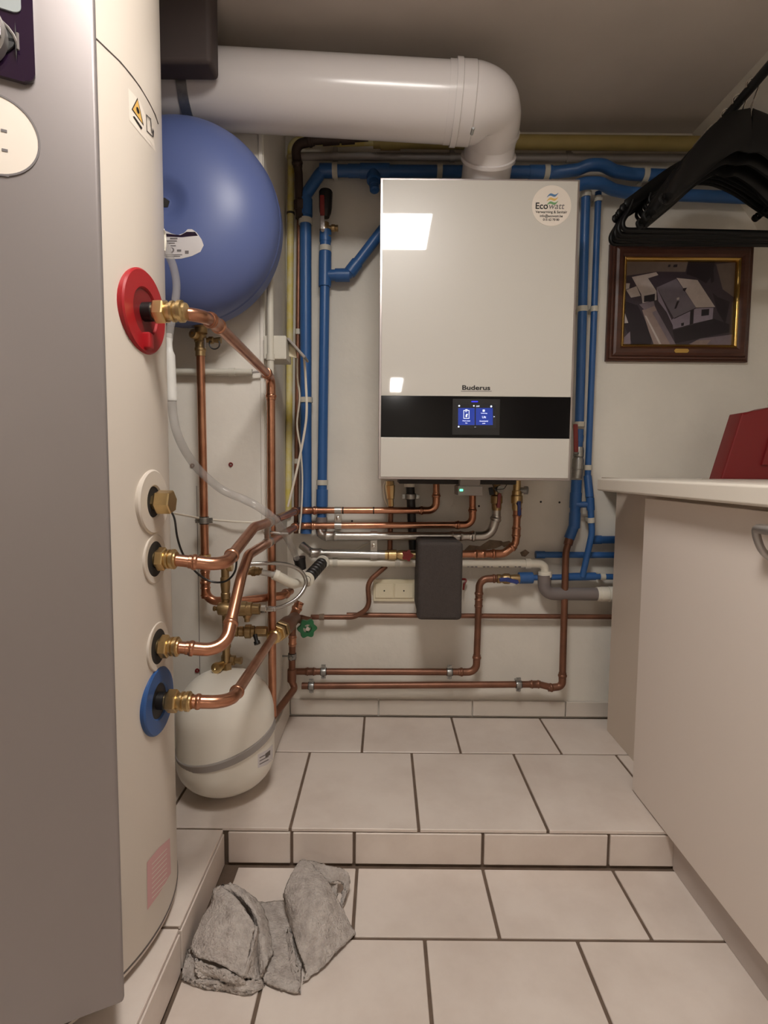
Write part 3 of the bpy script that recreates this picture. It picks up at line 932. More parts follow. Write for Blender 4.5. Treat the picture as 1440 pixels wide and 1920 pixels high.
mb.lathe(sx(428, 1238), (1, -.1, .02), [(0, .008), (.006, .008), (.008, .013), (.018, .013), (.020, .008), (.028, .008), (.030, .0095), (.036, .0095), (.036, 0)], 'bronze', 6)
add('vessel_connector', mb, 'bronze', sg)
mb = MB(); mb.lathe(sx(416, 1247, 1.38), (-.35, -1, 0), [(0, .011), (.016, .011), (.018, .014), (.026, .0135), (.027, .010), (.027, .004), (.022, 0)], 'brass', 18); add('test_port', mb, 'brass', sg)
mb = MB(); mb.tube(fillet([sx(404, 1252, 1.37), sx(407, 1268, 1.37), sx(412, 1262, 1.37), sx(418, 1266, 1.37), sx(432, 1264, 1.37)], .01)[0], .002, 'rubber', 6); add('cap_tether', mb, 'rubber', sg)

# horizontal brass check valve joining the mixing valve
cv = thing('check_valve', 'short row of brass fittings between the safety group and the mixing valve', 'valve', sx(470, 1185, 1.42))
mb = MB(); a = sx(430, 1184, 1.42)
mb.lathe(a, (1, .05, 0), [(0, .010), (.008, .0135), (.022, .0135), (.024, .011), (.026, .0135), (.036, .0135), (.038, .012), (.042, .0185), (.056, .0185), (.058, .0145), (.066, .0145)], 'bronze', 22)
add('body', mb, 'bronze', cv)
part_hex(cv, a + V((.082, .004, 0)), (1, .05, 0), .03, .0135, 'bronze')
mb = MB(); mb.lathe(sx(478, 1190, 1.41), (.4, -.5, -1), [(0, .006), (.018, .005), (.018, .008), (.026, .008), (.026, 0)], 'rubber', 12); add('drain_nipple', mb, 'rubber', cv)

mv = thing('mixing_valve', 'brass mixing valve of large hexagonal nuts beside the green hand wheel', 'valve', P(530, 1175, 1.50))
d = (P(553, 1158, 1.62) - P(515, 1192, 1.43)).normalized()
a = P(509, 1198, 1.415)
mb = MB(); mb.lathe(a, d, [(0, .0125), (.01, .0135), (.014, .018), (.026, .018), (.03, .0145), (.055, .0145)], 'brass', 22); add('union', mb, 'brass', mv)
part_hex(mv, a + d * .052, d, .018, .024, 'brass'); part_hex(mv, a + d * .082, d, .020, .027, 'bronze')
mb = MB(); mb.lathe(a + d * .09, d, [(0, .02), (.02, .024), (.06, .024), (.08, .020), (.13, .018), (.13, 0)], 'brown', 20); add('body', mb, 'brown', mv)
mb = MB(); mb.lathe(a + d * .06 + V((-.012, 0, .004)), (-1, -.05, 0), [(0, .012), (.03, .012), (.03, 0)], 'bronze', 18); add('side_branch', mb, 'bronze', mv)
mb = MB(); q = P(548, 1157, 1.68); mb.tube(fillet([q, q + V((.012, 0, .022)), q + V((.024, .01, .045))], .02)[0], .0125, 'copper', 14); mb.lathe(q + V((.010, 0, .016)), (.4, 0, 1), press_prof(.0125, .03), 'copper', 16); add('copper_branch', mb, 'copper', mv)

gw = thing('hand_wheel', 'green scalloped hand wheel on the pipe beside the pier', 'hand wheel', P(575, 1177, 1.66))
gc = P(575, 1177, 1.64); gax = V((.35, -.93, 0)).normalized(); gx, gy, _ = frame_of(gax)
mb = MB(); ro = []
for sgn, off in ((1, 0), (1, .012)):
    ro.append([gc + gax * off + (gx * math.cos(t) + gy * math.sin(t)) * (.0265 + .0035 * math.cos(6 * t)) for t in [2 * math.pi * k / 48 for k in range(48)]])
ri = [[gc + gax * off + (gx * math.cos(t) + gy * math.sin(t)) * .013 for t in [2 * math.pi * k / 48 for k in range(48)]] for off in (.012, 0)]
mb.rings(ro + ri + [ro[0]], 'green', caps=False)
for k in range(3):
    t = k * 2.094 + .5; mb.obox(gc + gax * .006 + (gx * math.cos(t) + gy * math.sin(t)) * .009, gx * math.cos(t) + gy * math.sin(t), gax, (gx * math.cos(t) + gy * math.sin(t)).cross(gax), .02, .006, .006, 'green')
add('wheel', mb, 'green', gw)
mb = MB(); mb.lathe(gc + gax * .014, -gax, [(0, 0), (0, .006), (.012, .006), (.012, .004), (.10, .004), (.10, 0)], 'chrome', 12); add('stem', mb, 'zinc', gw)
mb = MB(); q = P(560, 1160, 1.72); mb.lathe(q + V((-.01, 0, 0)), (1, 0, -.1), [(0, .013), (.02, .014), (.035, .011), (.05, .010)], 'brown', 16); add('valve_body', mb, 'brown', gw)

# braided hose and white overflow parts
bh = thing('braided_hose', 'shiny braided steel hose looping beside the white plastic elbow', 'hose', sx(500, 1140))
hp = [(490, 1142, 1.385), (512, 1141, 1.385), (532, 1136, 1.40), (555, 1123, 1.42), (570, 1104, 1.44), (573, 1087, 1.45), (563, 1070, 1.45), (543, 1060, 1.44), (515, 1056, 1.42), (468, 1057, 1.40)]
mb = MB(); pts = [P(*q) for q in hp]


def smooth_path(pts, n=8):
    pts = [V(p) for p in pts]; out = []
    for i in range(len(pts) - 1):
        a = pts[max(i - 1, 0)]; b = pts[i]; c = pts[i + 1]; d = pts[min(i + 2, len(pts) - 1)]
        for k in range(n):
            t = k / n
            out.append(.5 * ((2 * b) + (c - a) * t + (2 * a - 5 * b + 4 * c - d) * t * t + (3 * b - a - 3 * c + d) * t ** 3))
    out.append(pts[-1]); return out


mb.tube(smooth_path(pts), .0052, 'braid', 14); add('hose', mb, 'braid', bh)
part_hex(bh, P(494, 1142, 1.385), (1, 0, 0), .016, .0095, 'chrome')
mb = MB(); mb.lathe(P(502, 1141.5, 1.385), (1, 0, 0), [(0, .0062), (.002, .0075), (.018, .0075), (.02, .006)], 'chrome', 16); add('crimp_sleeve', mb, 'chrome', bh)
tu = thing('tundish', 'white plastic elbow with a short clear tube beside the braided hose', 'pipe fitting', sx(530, 1085))
mb = MB(); mb.lathe(P(463, 1071, 1.43), (1, 0, .0), [(0, .010), (.012, .010), (.013, .013), (.022, .013), (.023, .011), (.032, .011), (.033, .009), (.04, .009)], 'bronze', 18); add('threaded_fitting', mb, 'bronze', tu)
mb = MB(); mb.tube([P(490, 1073, 1.43), P(517, 1078, 1.43)], .008, 'clear2', 16); add('clear_tube', mb, 'clear', tu)
mb = MB(); mb.tube(fillet([P(514, 1077, 1.43), P(549, 1095, 1.46), P(574, 1089, 1.56)], .03)[0], .0135, 'pvc', 22); mb.lathe(P(514, 1077, 1.43), (.9, .15, -.42), [(0, .0125), (.0, .0145), (.01, .0145), (.012, .0135)], 'pvc', 22); add('plastic_elbow', mb, 'pvc', tu)

# black rubber siphon
bs = thing('siphon', 'black ribbed rubber siphon elbow with white end rings above the green hand wheel', 'pipe fitting', P(580, 1060, 1.62))
mb = MB(); mb.lathe(P(561, 1045, 1.60), (.15, .1, -1), [(0, .014), (0, .018), (.006, .018), (.008, .017), (.022, .016), (.036, .015), (.036, 0)], 'rubber', 22); add('inlet_cup', mb, 'rubber', bs)
a, b = P(576, 1086, 1.57), P(604, 1055, 1.72); dd = (b - a); L = dd.length
prof = [(0, .017)]
n_r = 7
for k in range(n_r): prof += [(L * (k + .1) / n_r, .0185), (L * (k + .55) / n_r, .0185), (L * (k + .6) / n_r, .0155), (L * (k + .98) / n_r, .0155)]
prof.append((L, .017))
mb = MB(); mb.lathe(a, dd, prof, 'rubber', 24); add('ribbed_bend', mb, 'rubber', bs)
mb = MB(); mb.annulus(a - dd.normalized() * .006, dd, .013, .021, .008, 'pvc', 24); mb.annulus(b - dd.normalized() * .002, dd, .013, .022, .010, 'pvc', 24); add('end_ring', mb, 'pvc', bs)

# clear drain hose from the tank
ch = thing('drain_hose', 'clear plastic hose sweeping from the tank down to the black siphon', 'hose', P(330, 535, 1.14))
mb = MB(); mb.tube(smooth_path([P(308, 455, 1.115), P(316, 478, 1.125), (P(325, 500, 1.135)), P(331, 535, 1.145), P(327, 575, 1.145), P(320, 610, 1.14), P(317, 634, 1.14)]), .0078, 'clear', 16)
mb.tube(smooth_path([P(322, 742, 1.14), P(324, 775, 1.14), P(332, 812, 1.145), P(350, 850, 1.16), P(376, 884, 1.19), P(416, 918, 1.20), P(456, 936, 1.20), P(490, 954, 1.20), P(520, 980, 1.23), P(541, 1014, 1.34), P(556, 1046, 1.56)]), .0088, 'clear', 18)
add('hose', mb, 'clear', ch)
mb = MB(); a = P(316, 626, 1.14)
b = P(322, 752, 1.14); dd = b - a; L = dd.length
mb.lathe(a, dd, [(0, .0070), (.014, .0072), (.016, .0064), (.026, .0064), (.034, .0075), (.042, .0108), (L - .004, .0108), (L, .0098)], 'clear2', 22); add('coupling', mb, 'clear2', ch)
mb = MB(); mb.tube(smooth_path([P(305, 430, 1.10), P(308, 440, 1.11), P(309, 456, 1.11), P(307, 470, 1.11)]), .0035, 'pvc', 10); add('clip_ring', mb, 'pvc', ch)

# cables
tag(add('white_cable', MB().tube(smooth_path([P(320, 961, 1.15), P(345, 966, 1.3), P(385, 973, 1.47), P(440, 978, 1.47), P(497, 980, 1.47)]), .0026, 'cable', 8), 'cable'),
    'thin white cable running level from the tank behind the vertical copper pipe', 'cable')
tag(add('black_cable', MB().tube(smooth_path([P(318, 955, 1.10), P(327, 972, 1.10), P(332, 1005, 1.10), P(340, 1032, 1.12), P(350, 1050, 1.14), P(368, 1073, 1.16), P(390, 1088, 1.17), P(410, 1092, 1.17), P(428, 1087, 1.16), P(441, 1070, 1.15), P(444, 1045, 1.14)]), .0022, 'rubber', 8), 'rubber'),
    'thin black cable looping from the brass plug of the tank under the upper copper pipe', 'cable')
tag(add('white_cable', MB().tube(smooth_path([P(557, 672, 1.58), P(558, 712, 1.60), P(562, 745, 1.62), P(557, 790, 1.66), P(559, 815, 1.68), P(564, 845, 1.70), P(567, 900, 1.72), P(565, 960, 1.735), P(561, 1000, 1.735)]), .0027, 'cable', 8), 'cable'),
    'wavy white cable hanging from the junction box along the blue pipe', 'cable')
tag(add('white_cable', MB().tube(smooth_path([P(570, 668, 1.56), P(573, 710, 1.58), P(575, 770, 1.60), P(570, 815, 1.62), P(557, 880, 1.64), P(540, 950, 1.66)]), .0034, 'cable', 8), 'cable'),
    'thicker white cable hanging from the junction box lid and crossing towards the yellow pipe', 'cable')

# junction box on the pier
jb = thing('junction_box', 'grey-white plastic junction box with a hinged open lid beside the pier corner', 'junction box', P(530, 655, 1.52))
a, b = P(516, 633, 1.50), P(540, 677, 1.50)
mb = MB(); mb.box((PX_ - .0, 1.475, b.z), (b.x, 1.555, a.z), 'clip', .003); add('body', mb, 'clip', jb)
mb = MB(); mb.hexa([P(541, 668, 1.52), P(557, 672, 1.52), P(557, 672, 1.55), P(541, 668, 1.55), P(541, 642, 1.52), P(552, 645, 1.52), P(552, 645, 1.55), P(541, 642, 1.55)], 'cream', .002); add('terminal', mb, 'cream', jb)
a = P(541, 636, 1.50); b = P(573, 672, 1.52); dd = (b - a).normalized(); nn = V((0, 1, 0))
mb = MB(); mb.obox((a + b) / 2 + V((0, .02, 0)), dd, nn, dd.cross(nn), (b - a).length, .07, .007, 'grey', .002); add('lid', mb, 'grey', jb)
cdw = dict(towards=(-1, .4, 0), reach=.012)
pipe('cable_conduit', 'white vertical cable conduit on the pier corner running into the junction box', 'conduit', [P(505, 352, 1.475), P(508, 760, 1.475)], .0088, 'clip', extras=[('clip', 0, .775, dict(towards=(-.2, 1, 0), reach=.012))])
pipe('cable_conduit', 'white horizontal cable conduit on the pier behind the vertical copper pipe', 'conduit', [P(300, 697, 1.475), P(473, 698, 1.475)], .0088, 'clip', extras=[('clip', 0, .78, dict(reach=.012))])
tag(add('grey_cable', MB().tube(smooth_path([P(473, 698, 1.475), P(488, 697, 1.475), P(500, 699, 1.477)]), .003, 'grey', 8), 'grey'), 'short grey cable leaving the end of the horizontal conduit', 'cable')
# slim grey cover strips on the pier's corner
struct('trim_1', MB().box((PX_ - .012, PY_ - .006, .75), (PX_ - .002, PY_, CZ), None, .001), 'pier')
# wall plugs
for (u, v), m_, lb in (((433, 871), 'redd', 'red wall plug in the pier, between the two vertical copper pipes'), ((361, 873), 'brown', 'brown wall plug in the pier next to the clear hose'), ((370, 1257), 'redd', 'rusty wall plug in the pier above the small white vessel')):
    p = P(u, v, PY_); mb = MB(); mb.lathe(p + V((0, .004, 0)), (0, -1, 0), [(0, .006), (.007, .006), (.007, .003), (.002, .002)], m_, 12)
    tag(add('wall_plug', mb, m_), lb, 'wall plug')
tag(add('wall_joint', MB().obox(P(372, 1100, PY_ - .0006), (1, 0, 0), (0, 1, 0), (0, 0, 1), .0012, .001, .55, 'seam'), 'seam', None, 0), 'thin dark board joint on the pier beside the vertical copper pipe', 'joint', kind='structure')  # thin dark strip drawn as the joint between two pier boards

# ---- pipes in the corner
pipe('gas_pipe', 'yellow painted gas pipe running under the ceiling along the back wall and down the corner', 'pipe',
     [P(541, 960, 1.79), P(546, 262, 1.79), P(640, 268, 1.79), P(715, 266, 1.76)], .0105, 'yellow', bend=.03, elbows=(1,),
     extras=[('sleeve', 0, .81, dict(L=.006, s=1.2, m='dark', name='dark_gap'))])
pipe('gas_pipe', 'thick ochre gas pipe under the ceiling, level along the back wall', 'pipe', [P(700, 264, 1.745), P(1345, 270, 1.745)], .0205, 'yellowd', extras=[('sleeve', 0, .05, dict(L=.06, s=1.18, name='socket', m='yellowd'))])
pipe('iron_pipe', 'dark rusty iron pipe with elbows and a tee under the ceiling in the corner', 'pipe',
     [P(562, 410, 1.765), P(560, 325, 1.765), P(553, 272, 1.745), P(590, 263, 1.735), P(690, 256, 1.735)], .0125, 'iron', bend=.025, elbows=(2,),
     extras=[('hex', 0, .3, dict(L=.03, s=1.35, m='iron')), ('sleeve', 3, .3, dict(L=.05, s=1.35, m='iron')), ('sleeve', 3, .62, dict(L=.04, s=1.4, m='iron'))])
pipe('copper_pipe', 'thin dull copper pipe dropping from the dark iron pipe in the corner', 'pipe', [P(561, 405, 1.79), P(555, 1000, 1.79)], .0075, 'brown', extras=[('clip', 0, .355, dict(reach=.01)), ('clip', 0, .765, dict(reach=.01))])
pipe('grey_conduit', 'grey conduit level along the back wall above the blue pipe', 'conduit', [P(562, 293, 1.79), P(1345, 297, 1.79)], .0115, 'grey', extras=[('clip', 0, .085, dict(towards=(0, .3, 1), reach=.02, m='grey')), ('clip', 0, .365, dict(towards=(0, .3, 1), reach=.02, m='grey')), ('clip', 0, .645, dict(towards=(0, .3, 1), reach=.02, m='grey'))])
# ---- blue pipes
by = 1.775
pipe('blue_pipe', 'thick blue pipe rising in the corner and running along the wall top', 'pipe',
     [P(574, 1000, by), P(573, 366, by), P(604, 320, by), P(1044, 323, by), P(1085, 318, by - .02), P(1104, 309, by - .035), P(1130, 309, by - .035), P(1152, 321, by - .02), P(1185, 327, by), P(1425, 334, by)], .0178, 'blue', bend={1: .03, 2: .03, 3: .1, 4: .06, 5: .06, 6: .06, 7: .06, 8: .06},
     extras=[('sleeve', 0, .965, dict(L=.05, s=1.18)), ('clip', 0, .925, dict(reach=.03)), ('clip', 0, .405, dict(reach=.03)), ('sleeve', 2, .025, dict(L=.05, s=1.18)), ('sleeve', 2, .145, dict(L=.05, s=1.1)), ('sleeve', 2, .225, dict(L=.09, s=1.22, name='tee')), ('clip', 2, .055, dict(reach=.03)), ('clip', 2, .50, dict(reach=.03)), ('sleeve', 2, .93, dict(L=.07, s=1.12)), ('clip', 2, .955, dict(reach=.03)), ('clip', 8, .1, dict(reach=.03))], n=20)
tb = thing('tee_stub', 'short capped blue stub below the top blue pipe beside the heater corner', 'pipe fitting', P(703, 345, by))
mb = MB(); a = P(700, 325, by); mb.lathe(a, P(703, 365, by - .03) - a, [(0, .022), (.03, .022), (.031, .0155), (.05, .0155), (.051, .0145), (.066, .0145), (.07, .010), (.07, 0)], 'blue', 22); add('cap', mb, 'blue', tb)
pipe('blue_pipe', 'second blue water pipe with a tee and an upright valve, beside the heater', 'pipe', [P(603, 1005, by), P(610, 460, by)], .0152, 'blue',
     extras=[('clip', 0, .19, dict(reach=.03)), ('sleeve', 0, .135, dict(L=.055, s=1.22)), ('sleeve', 0, .92, dict(L=.105, s=1.28, name='tee')), ('clip', 0, .988, dict(reach=.03)), ('sleeve', 0, 1.0, dict(L=.05, s=1.1)), ('sleeve', 0, 1.03, dict(L=.035, s=1.2)), ('sleeve', 0, .04, dict(L=.05, s=1.15, m='greyd'))], n=20)
pipe('blue_pipe', 'short blue branch pipe bending from the tee up behind the heater', 'pipe', [P(612, 516, by), P(652, 516, by), P(735, 408, by)], .0165, 'blue', bend=.03,
     extras=[('sleeve', 0, .75, dict(L=.045, s=1.2)), ('sleeve', 1, .13, dict(L=.04, s=1.2))], n=20)
bv = thing('ball_valve', 'brass ball valve with a dark red lever and black cap atop the blue pipe', 'valve', P(610, 430, by))
mb = MB(); a = P(611, 462, by); mb.lathe(a, P(609, 400, by) - a, [(0, .012), (.01, .012), (.012, .015), (.022, .015), (.026, .018), (.05, .018), (.054, .012), (.07, .012)], 'bronze', 20)
mb.lathe(P(612, 428, by), (1, 0, 0), [(0, .008), (.014, .008), (.016, .011), (.026, .011), (.028, .009), (.036, .010), (.036, 0)], 'bronze', 16); add('body', mb, 'bronze', bv)
mb = MB(); a = P(610, 408, by); mb.lathe(a, P(611, 356, by) - a, [(0, .012), (.015, .018), (.03, .020), (.075, .021), (.08, .018), (.082, 0)], 'rubber', 22); add('cap_sleeve', mb, 'rubber', bv)
mb = MB(); a = P(605, 431, by - .025); b = P(604, 366, by - .03); mb.tube([P(606, 431, by - .01), a], .006, 'chrome', 10); mb.obox(a.lerp(b, .25), b - a, (1, 0, 0), (0, 1, 0), .045, .012, .004, 'chrome', .001)
lh = add('lever', mb, 'chrome', bv)
mb = MB(); mb.obox(a.lerp(b, .7), b - a, (1, 0, 0), (0, 1, 0), .06, .014, .008, 'redh', .003); add('grip', mb, 'redh', lh)

# ---- blue pipes beside the picture
ry = 1.775
pipe('blue_pipe', 'upper horizontal blue pipe passing behind the black clothes hangers', 'pipe', [P(1075, 350, ry - .05), P(1098, 343, ry - .045), P(1125, 343, ry - .045), P(1150, 356, ry - .02), P(1180, 362, ry), P(1425, 372, ry)], .0175, 'blue', bend=.06, extras=[('sleeve', 4, .3, dict(L=.05, s=1.12))], n=20)
pipe('blue_pipe', 'thicker of the two upright blue pipes between the heater and the picture', 'pipe', [P(1099, 340, ry - .02), P(1092, 583, ry), P(1086, 800, ry)], .0138, 'blue',
     extras=[('clip', 0, .10, dict(reach=.03)), ('clip', 0, .985, dict(reach=.03)), ('clip', 1, .98, dict(reach=.03))], n=18)
pipe('blue_pipe', 'thinner of the two upright blue pipes between the heater and the picture', 'pipe', [P(1122, 360, ry), P(1114, 583, ry), P(1102, 895, ry), P(1107, 945, ry - .02), P(1110, 1000, ry - .02), P(1092, 1081, ry - .01)], .0098, 'blue', bend={1: .03, 2: .05, 3: .1, 4: .12},
     extras=[('clip', 0, .06, dict(reach=.03)), ('clip', 0, .985, dict(reach=.03)), ('clip', 1, .94, dict(reach=.03)), ('sleeve', 2, .35, dict(L=.07, s=1.28)), ('sleeve', 3, .0, dict(L=.04, s=1.28)), ('clip', 3, .55, dict(reach=.03))], n=18)
sv = thing('shutoff_valve', 'shut-off valve with a dark red lever on the upright blue pipe below the heater\'s side', 'valve', P(1084, 850, ry))
mb = MB(); a = P(1086, 838, ry); mb.lathe(a, P(1081, 905, ry) - a, [(0, .013), (.012, .016), (.03, .016), (.032, .013), (.04, .018), (.07, .018), (.072, .0165), (.1, .0165)], 'zinc', 18); add('body', mb, 'bronze', sv)
a = P(1080, 845, ry - .035); b = P(1079, 798, ry - .04)
mb = MB(); mb.tube([P(1083, 850, ry - .01), P(1080, 848, ry - .035)], .005, 'zinc', 10); mb.obox(a.lerp(b, .5), b - a, (1, 0, 0), (0, 1, 0), (b - a).length + .01, .014, .008, 'redh', .003); add('lever_handle', mb, 'redh', sv)
lb = pipe('blue_pipe', 'short blue pipe with sleeves below the shut-off valve, joined to the brown upright pipe', 'pipe', [P(1086, 805, ry), P(1084, 838, ry)], .0138, 'blue', extras=[('sleeve', 0, .5, dict(L=.02, s=1.1))])
pipe('blue_pipe', 'wide blue sleeve pipe bending down from the shut-off valve to the brown upright pipe', 'pipe', [P(1081, 900, ry), P(1077, 984, ry), P(1067, 1010, ry)], .0165, 'blue', bend=.05,
     extras=[('sleeve', 0, .45, dict(L=.05, s=1.12)), ('sleeve', 0, .9, dict(L=.05, s=1.08))], n=20)
pipe('blue_pipe', 'short blue cross pipe joining the upright blue pipes beside the worktop end', 'pipe', [P(1080, 946, ry - .01), P(1108, 946, ry - .02)], .0098, 'blue')
pipe('blue_pipe', 'uppermost of the three level blue pipes running behind the white end panel', 'pipe', [P(1112, 1012, ry + .015), P(1345, 1012, ry + .015)], .0125, 'blue', extras=[('sleeve', 0, .03, dict(L=.03, s=1.15))])
pipe('blue_pipe', 'middle of the three level blue pipes, with a capped end below the heater', 'pipe', [P(1006, 1040, ry + .01), P(1345, 1042, ry + .01)], .0102, 'blue', extras=[('sleeve', 0, .02, dict(L=.03, s=1.2))])
pipe('blue_pipe', 'lowest of the three level blue pipes, with a blue coupling and a tee', 'pipe', [P(965, 1084, ry), P(1093, 1081, ry), P(1345, 1083, ry)], .0095, 'blue',
     extras=[('sleeve', 0, .16, dict(L=.045, s=2.0, name='compression_coupling')), ('sleeve', 0, .98, dict(L=.09, s=1.35, name='tee')), ('clip', 1, .145, dict(reach=.03))])
# ---- brown copper runs low on the wall
pipe('copper_pipe', 'upper of the two dull copper pipes low on the back wall', 'pipe',
     [P(548, 1259, BK), P(893, 1260, BK), P(899, 1086, BK), P(945, 1084, BK)], .0108, 'brown', bend=.028, elbows=(1, 2),
     extras=[('press', 0, .1), ('clamp', 0, .17, ccl), ('clamp', 0, .855, ccl), ('press', 1, .75)])
pipe('copper_pipe', 'lower of the two dull copper pipes low on the back wall', 'pipe',
     [P(566, 1286, BK), P(1010, 1283, BK), P(1035, 1289, BK), P(1054, 1287, BK), P(1061, 1035, BK), P(1069, 1006, ry)], .0108, 'brown', bend={1: .03, 2: .03, 3: .026, 4: .05}, elbows=(3,),
     extras=[('clamp', 0, .04, ccl), ('clamp', 0, .915, ccl), ('press', 0, .985), ('sleeve', 4, .8, dict(L=.035, s=1.3, m='brown'))])
pipe('copper_pipe', 'dark copper pipe dropping from the mixing valve and running along the pier\'s foot', 'pipe',
     [P(549, 1168, 1.71), P(547, 1277, 1.71), P(553, 1290, 1.71), P(500, 1360, 1.535)], .0108, 'brown', bend=.02, elbows=(),
     extras=[('press', 0, .3, dict(m='copper')), ('clamp', 0, .57, dict(towards=(-1, 0, 0), reach=.02)), ('sleeve', 0, .9, dict(L=.04, s=1.3))])
bvl = thing('ball_valve', 'ball valve with a dark blue lever between the brown elbow and the blue coupling', 'valve', P(955, 1085, BK))
mb = MB(); a = P(930, 1085, BK); mb.lathe(a, (1, 0, 0), [(0, .0105), (.004, .0145), (.014, .0145), (.018, .012), (.026, .017), (.042, .017), (.046, .013), (.062, .0145), (.075, .0145)], 'bronze', 18); add('body', mb, 'zinc', bvl)
lever(bvl, P(953, 1086, BK - .012), (0, -1, 0), (1, 0, -.25), .026, 'blueh')
mb = MB(); q = P(953, 1086, BK - .02); mb.obox(q + V((-.014, -.006, 0)), (1, 0, .05), (0, 1, 0), (0, 0, 1), .03, .006, .013, 'blueh', .003); add('lever_wing', mb, 'blueh', bvl)
pipe('copper_pipe', 'thin brown copper pipe level along the back wall behind the charcoal foam case', 'pipe', [P(650, 1153, 1.79), P(1345, 1158, 1.79)], .0082, 'brown', extras=[('clip', 0, .74, dict(reach=.01, towards=(0, .7, -.7)))])
pipe('copper_pipe', 'thin copper pipe curving in an S beside the socket plate', 'pipe', [P(583, 1157, 1.77), P(664, 1157, 1.77), P(693, 1140, 1.77), P(689, 1092, 1.77), P(724, 1061, 1.78)], .0082, 'brown', bend=.05, extras=[('clip', 0, .25, dict(reach=.015, m='peel'))])
# ---- steel pipes
pipe('steel_pipe', 'upper of the two shiny steel pipes below the heater, rising to the red lever valve', 'pipe',
     [P(600, 985, BK + .02), P(600, 1005, BK), P(920, 1005, BK), P(931, 968, BK), P(931, 955, BK)], .0135, 'steel', bend={1: .02, 2: .04, 3: .01}, elbows=(2,),
     extras=[('press', 1, .06), ('press', 1, .80)])
pipe('steel_pipe', 'lower of the two shiny steel pipes below the heater, ending in brass fittings', 'pipe', [P(566, 1022, BK + .02), P(584, 1037, BK), P(722, 1040, BK)], .0135, 'steel', bend=.03,
     extras=[('press', 1, .06)])
rw = thing('gate_valve', 'brass valve with a small dark red wheel at the end of the lower steel pipe', 'valve', P(750, 1041, BK))
mb = MB(); a = P(722, 1040, BK); mb.lathe(a, (1, 0, 0), [(0, .0145), (.008, .0145), (.009, .012), (.012, .0165), (.024, .0165), (.026, .0165), (.036, .0165), (.038, .012), (.05, .015), (.075, .015), (.08, .012), (.12, .012)], 'brass', 18); add('body', mb, 'brass', rw)
mb = MB(); q = P(764, 1041, BK - .03)
mb.lathe(q + V((0, .03, 0)), (0, -1, 0), [(0, .006), (.03, .006), (.03, .008), (.036, .008), (.036, 0)], 'redh', 12)
ro = [[q + V((math.cos(t), 0, math.sin(t))) * (.016 + .003 * math.cos(5 * t)) + V((0, o, 0)) for t in [2 * math.pi * k / 40 for k in range(40)]] for o in (0, -.008)]
mb.rings(ro, 'redh'); add('wheel', mb, 'redh', rw)
pipe('copper_pipe', 'copper pipe rising from the charcoal foam case to the blue lever valve', 'pipe', [P(855, 1039, BK), P(945, 1038, BK), P(967, 1020, BK), P(970, 955, BK)], .0118, cu, bend={1: .03, 2: .03}, elbows=(1,), extras=[('press', 0, .5), ('press', 2, .35), ('press', 2, .92)])
for nm, u, lc, um in (('red', 931, 'redh', 'ball valve with a red lever under the heater, on the steel pipe'), ('blue', 969, 'blueh', 'ball valve with a blue lever under the heater, on the copper pipe')):
    t_ = thing('ball_valve', um, 'valve', P(u, 935, BK))
    mb = MB(); a = P(u, 957, BK); mb.lathe(a, P(u + .3, 902, BK) - a, [(0, .0135), (.008, .0155), (.02, .0155), (.024, .0185), (.046, .0185), (.05, .0155), (.062, .0155), (.064, .012), (.095, .012)], 'bronze' if nm == 'red' else 'brass', 18)
    add('body', mb, 'bronze', t_)
    lever(t_, P(u + 2, 947 if nm == 'red' else 944, BK - .014), (0, -1, 0), (.05, 0, 1 if nm == 'red' else -.9), .034, lc, wdt=.011)
    mb = MB()
    if nm == 'red':
        mb.lathe(P(930, 917, BK), (.3, -1, 0), [(0, .009), (.02, .009), (.022, .012), (.03, .012), (.03, 0)], 'zinc', 14); mb.obox(P(921, 921, BK - .02), (1, 0, .2), (0, 1, 0), (-.2, 0, 1), .013, .012, .024, 'rubber', .002); add('drain_cap', mb, 'zinc', t_)
    else:
        mb.lathe(P(974, 919, BK), (1, -.5, 0), [(0, .009), (.014, .009), (.015, .013), (.026, .013), (.027, .011), (.027, 0)], 'zinc', 18); add('gauge_port', mb, 'zinc', t_)
gp = thing('gas_pipe', 'dark gas pipe with a yellow-brass connector dropping from under the heater\'s edge', 'pipe', P(731, 905, BK))
mb = MB(); mb.tube([P(733, 945, BK + .015), P(731, 1032, BK + .015)], .0082, 'brown', 14); add('pipe', mb, 'brown', gp)
mb = MB(); a = P(731, 902, BK); mb.lathe(a, P(733, 948, BK) - a, [(0, .013), (.012, .013), (.014, .0155), (.03, .0145), (.05, .012), (.056, .012), (.058, .009), (.08, .009)], 'brass', 8); add('connector', mb, 'brass', gp)
tag(add('white_cable', MB().tube(smooth_path([P(722, 902, BK - .01), P(719, 915, BK - .01), P(721, 935, BK), P(728, 955, BK + .02), P(725, 985, BK + .03), P(705, 1010, BK + .035), P(668, 1031, BK + .035)]), .0024, 'cable', 8), 'cable'), 'thin white cable hanging from under the heater behind the copper pipes', 'cable')
dh = thing('condensate_hose', 'black drain hose with a hose clamp dropping from under the heater', 'hose', P(773, 905, BK))
mb = MB(); mb.tube([P(769, 908, BK + .015), P(775, 1030, BK + .015)], .0138, 'rubber', 18); add('hose', mb, 'rubber', dh)
mb = MB(); mb.lathe(P(768, 906, BK + .015), (0, 0, -1), [(0, .019), (.010, .0175), (.012, .0175), (.012, .01)], 'pvc', 20); add('white_socket', mb, 'pvc', dh)
part_clamp(dh, P(770, 931, BK + .015), (0, 0, 1), .0142, reach=.02)
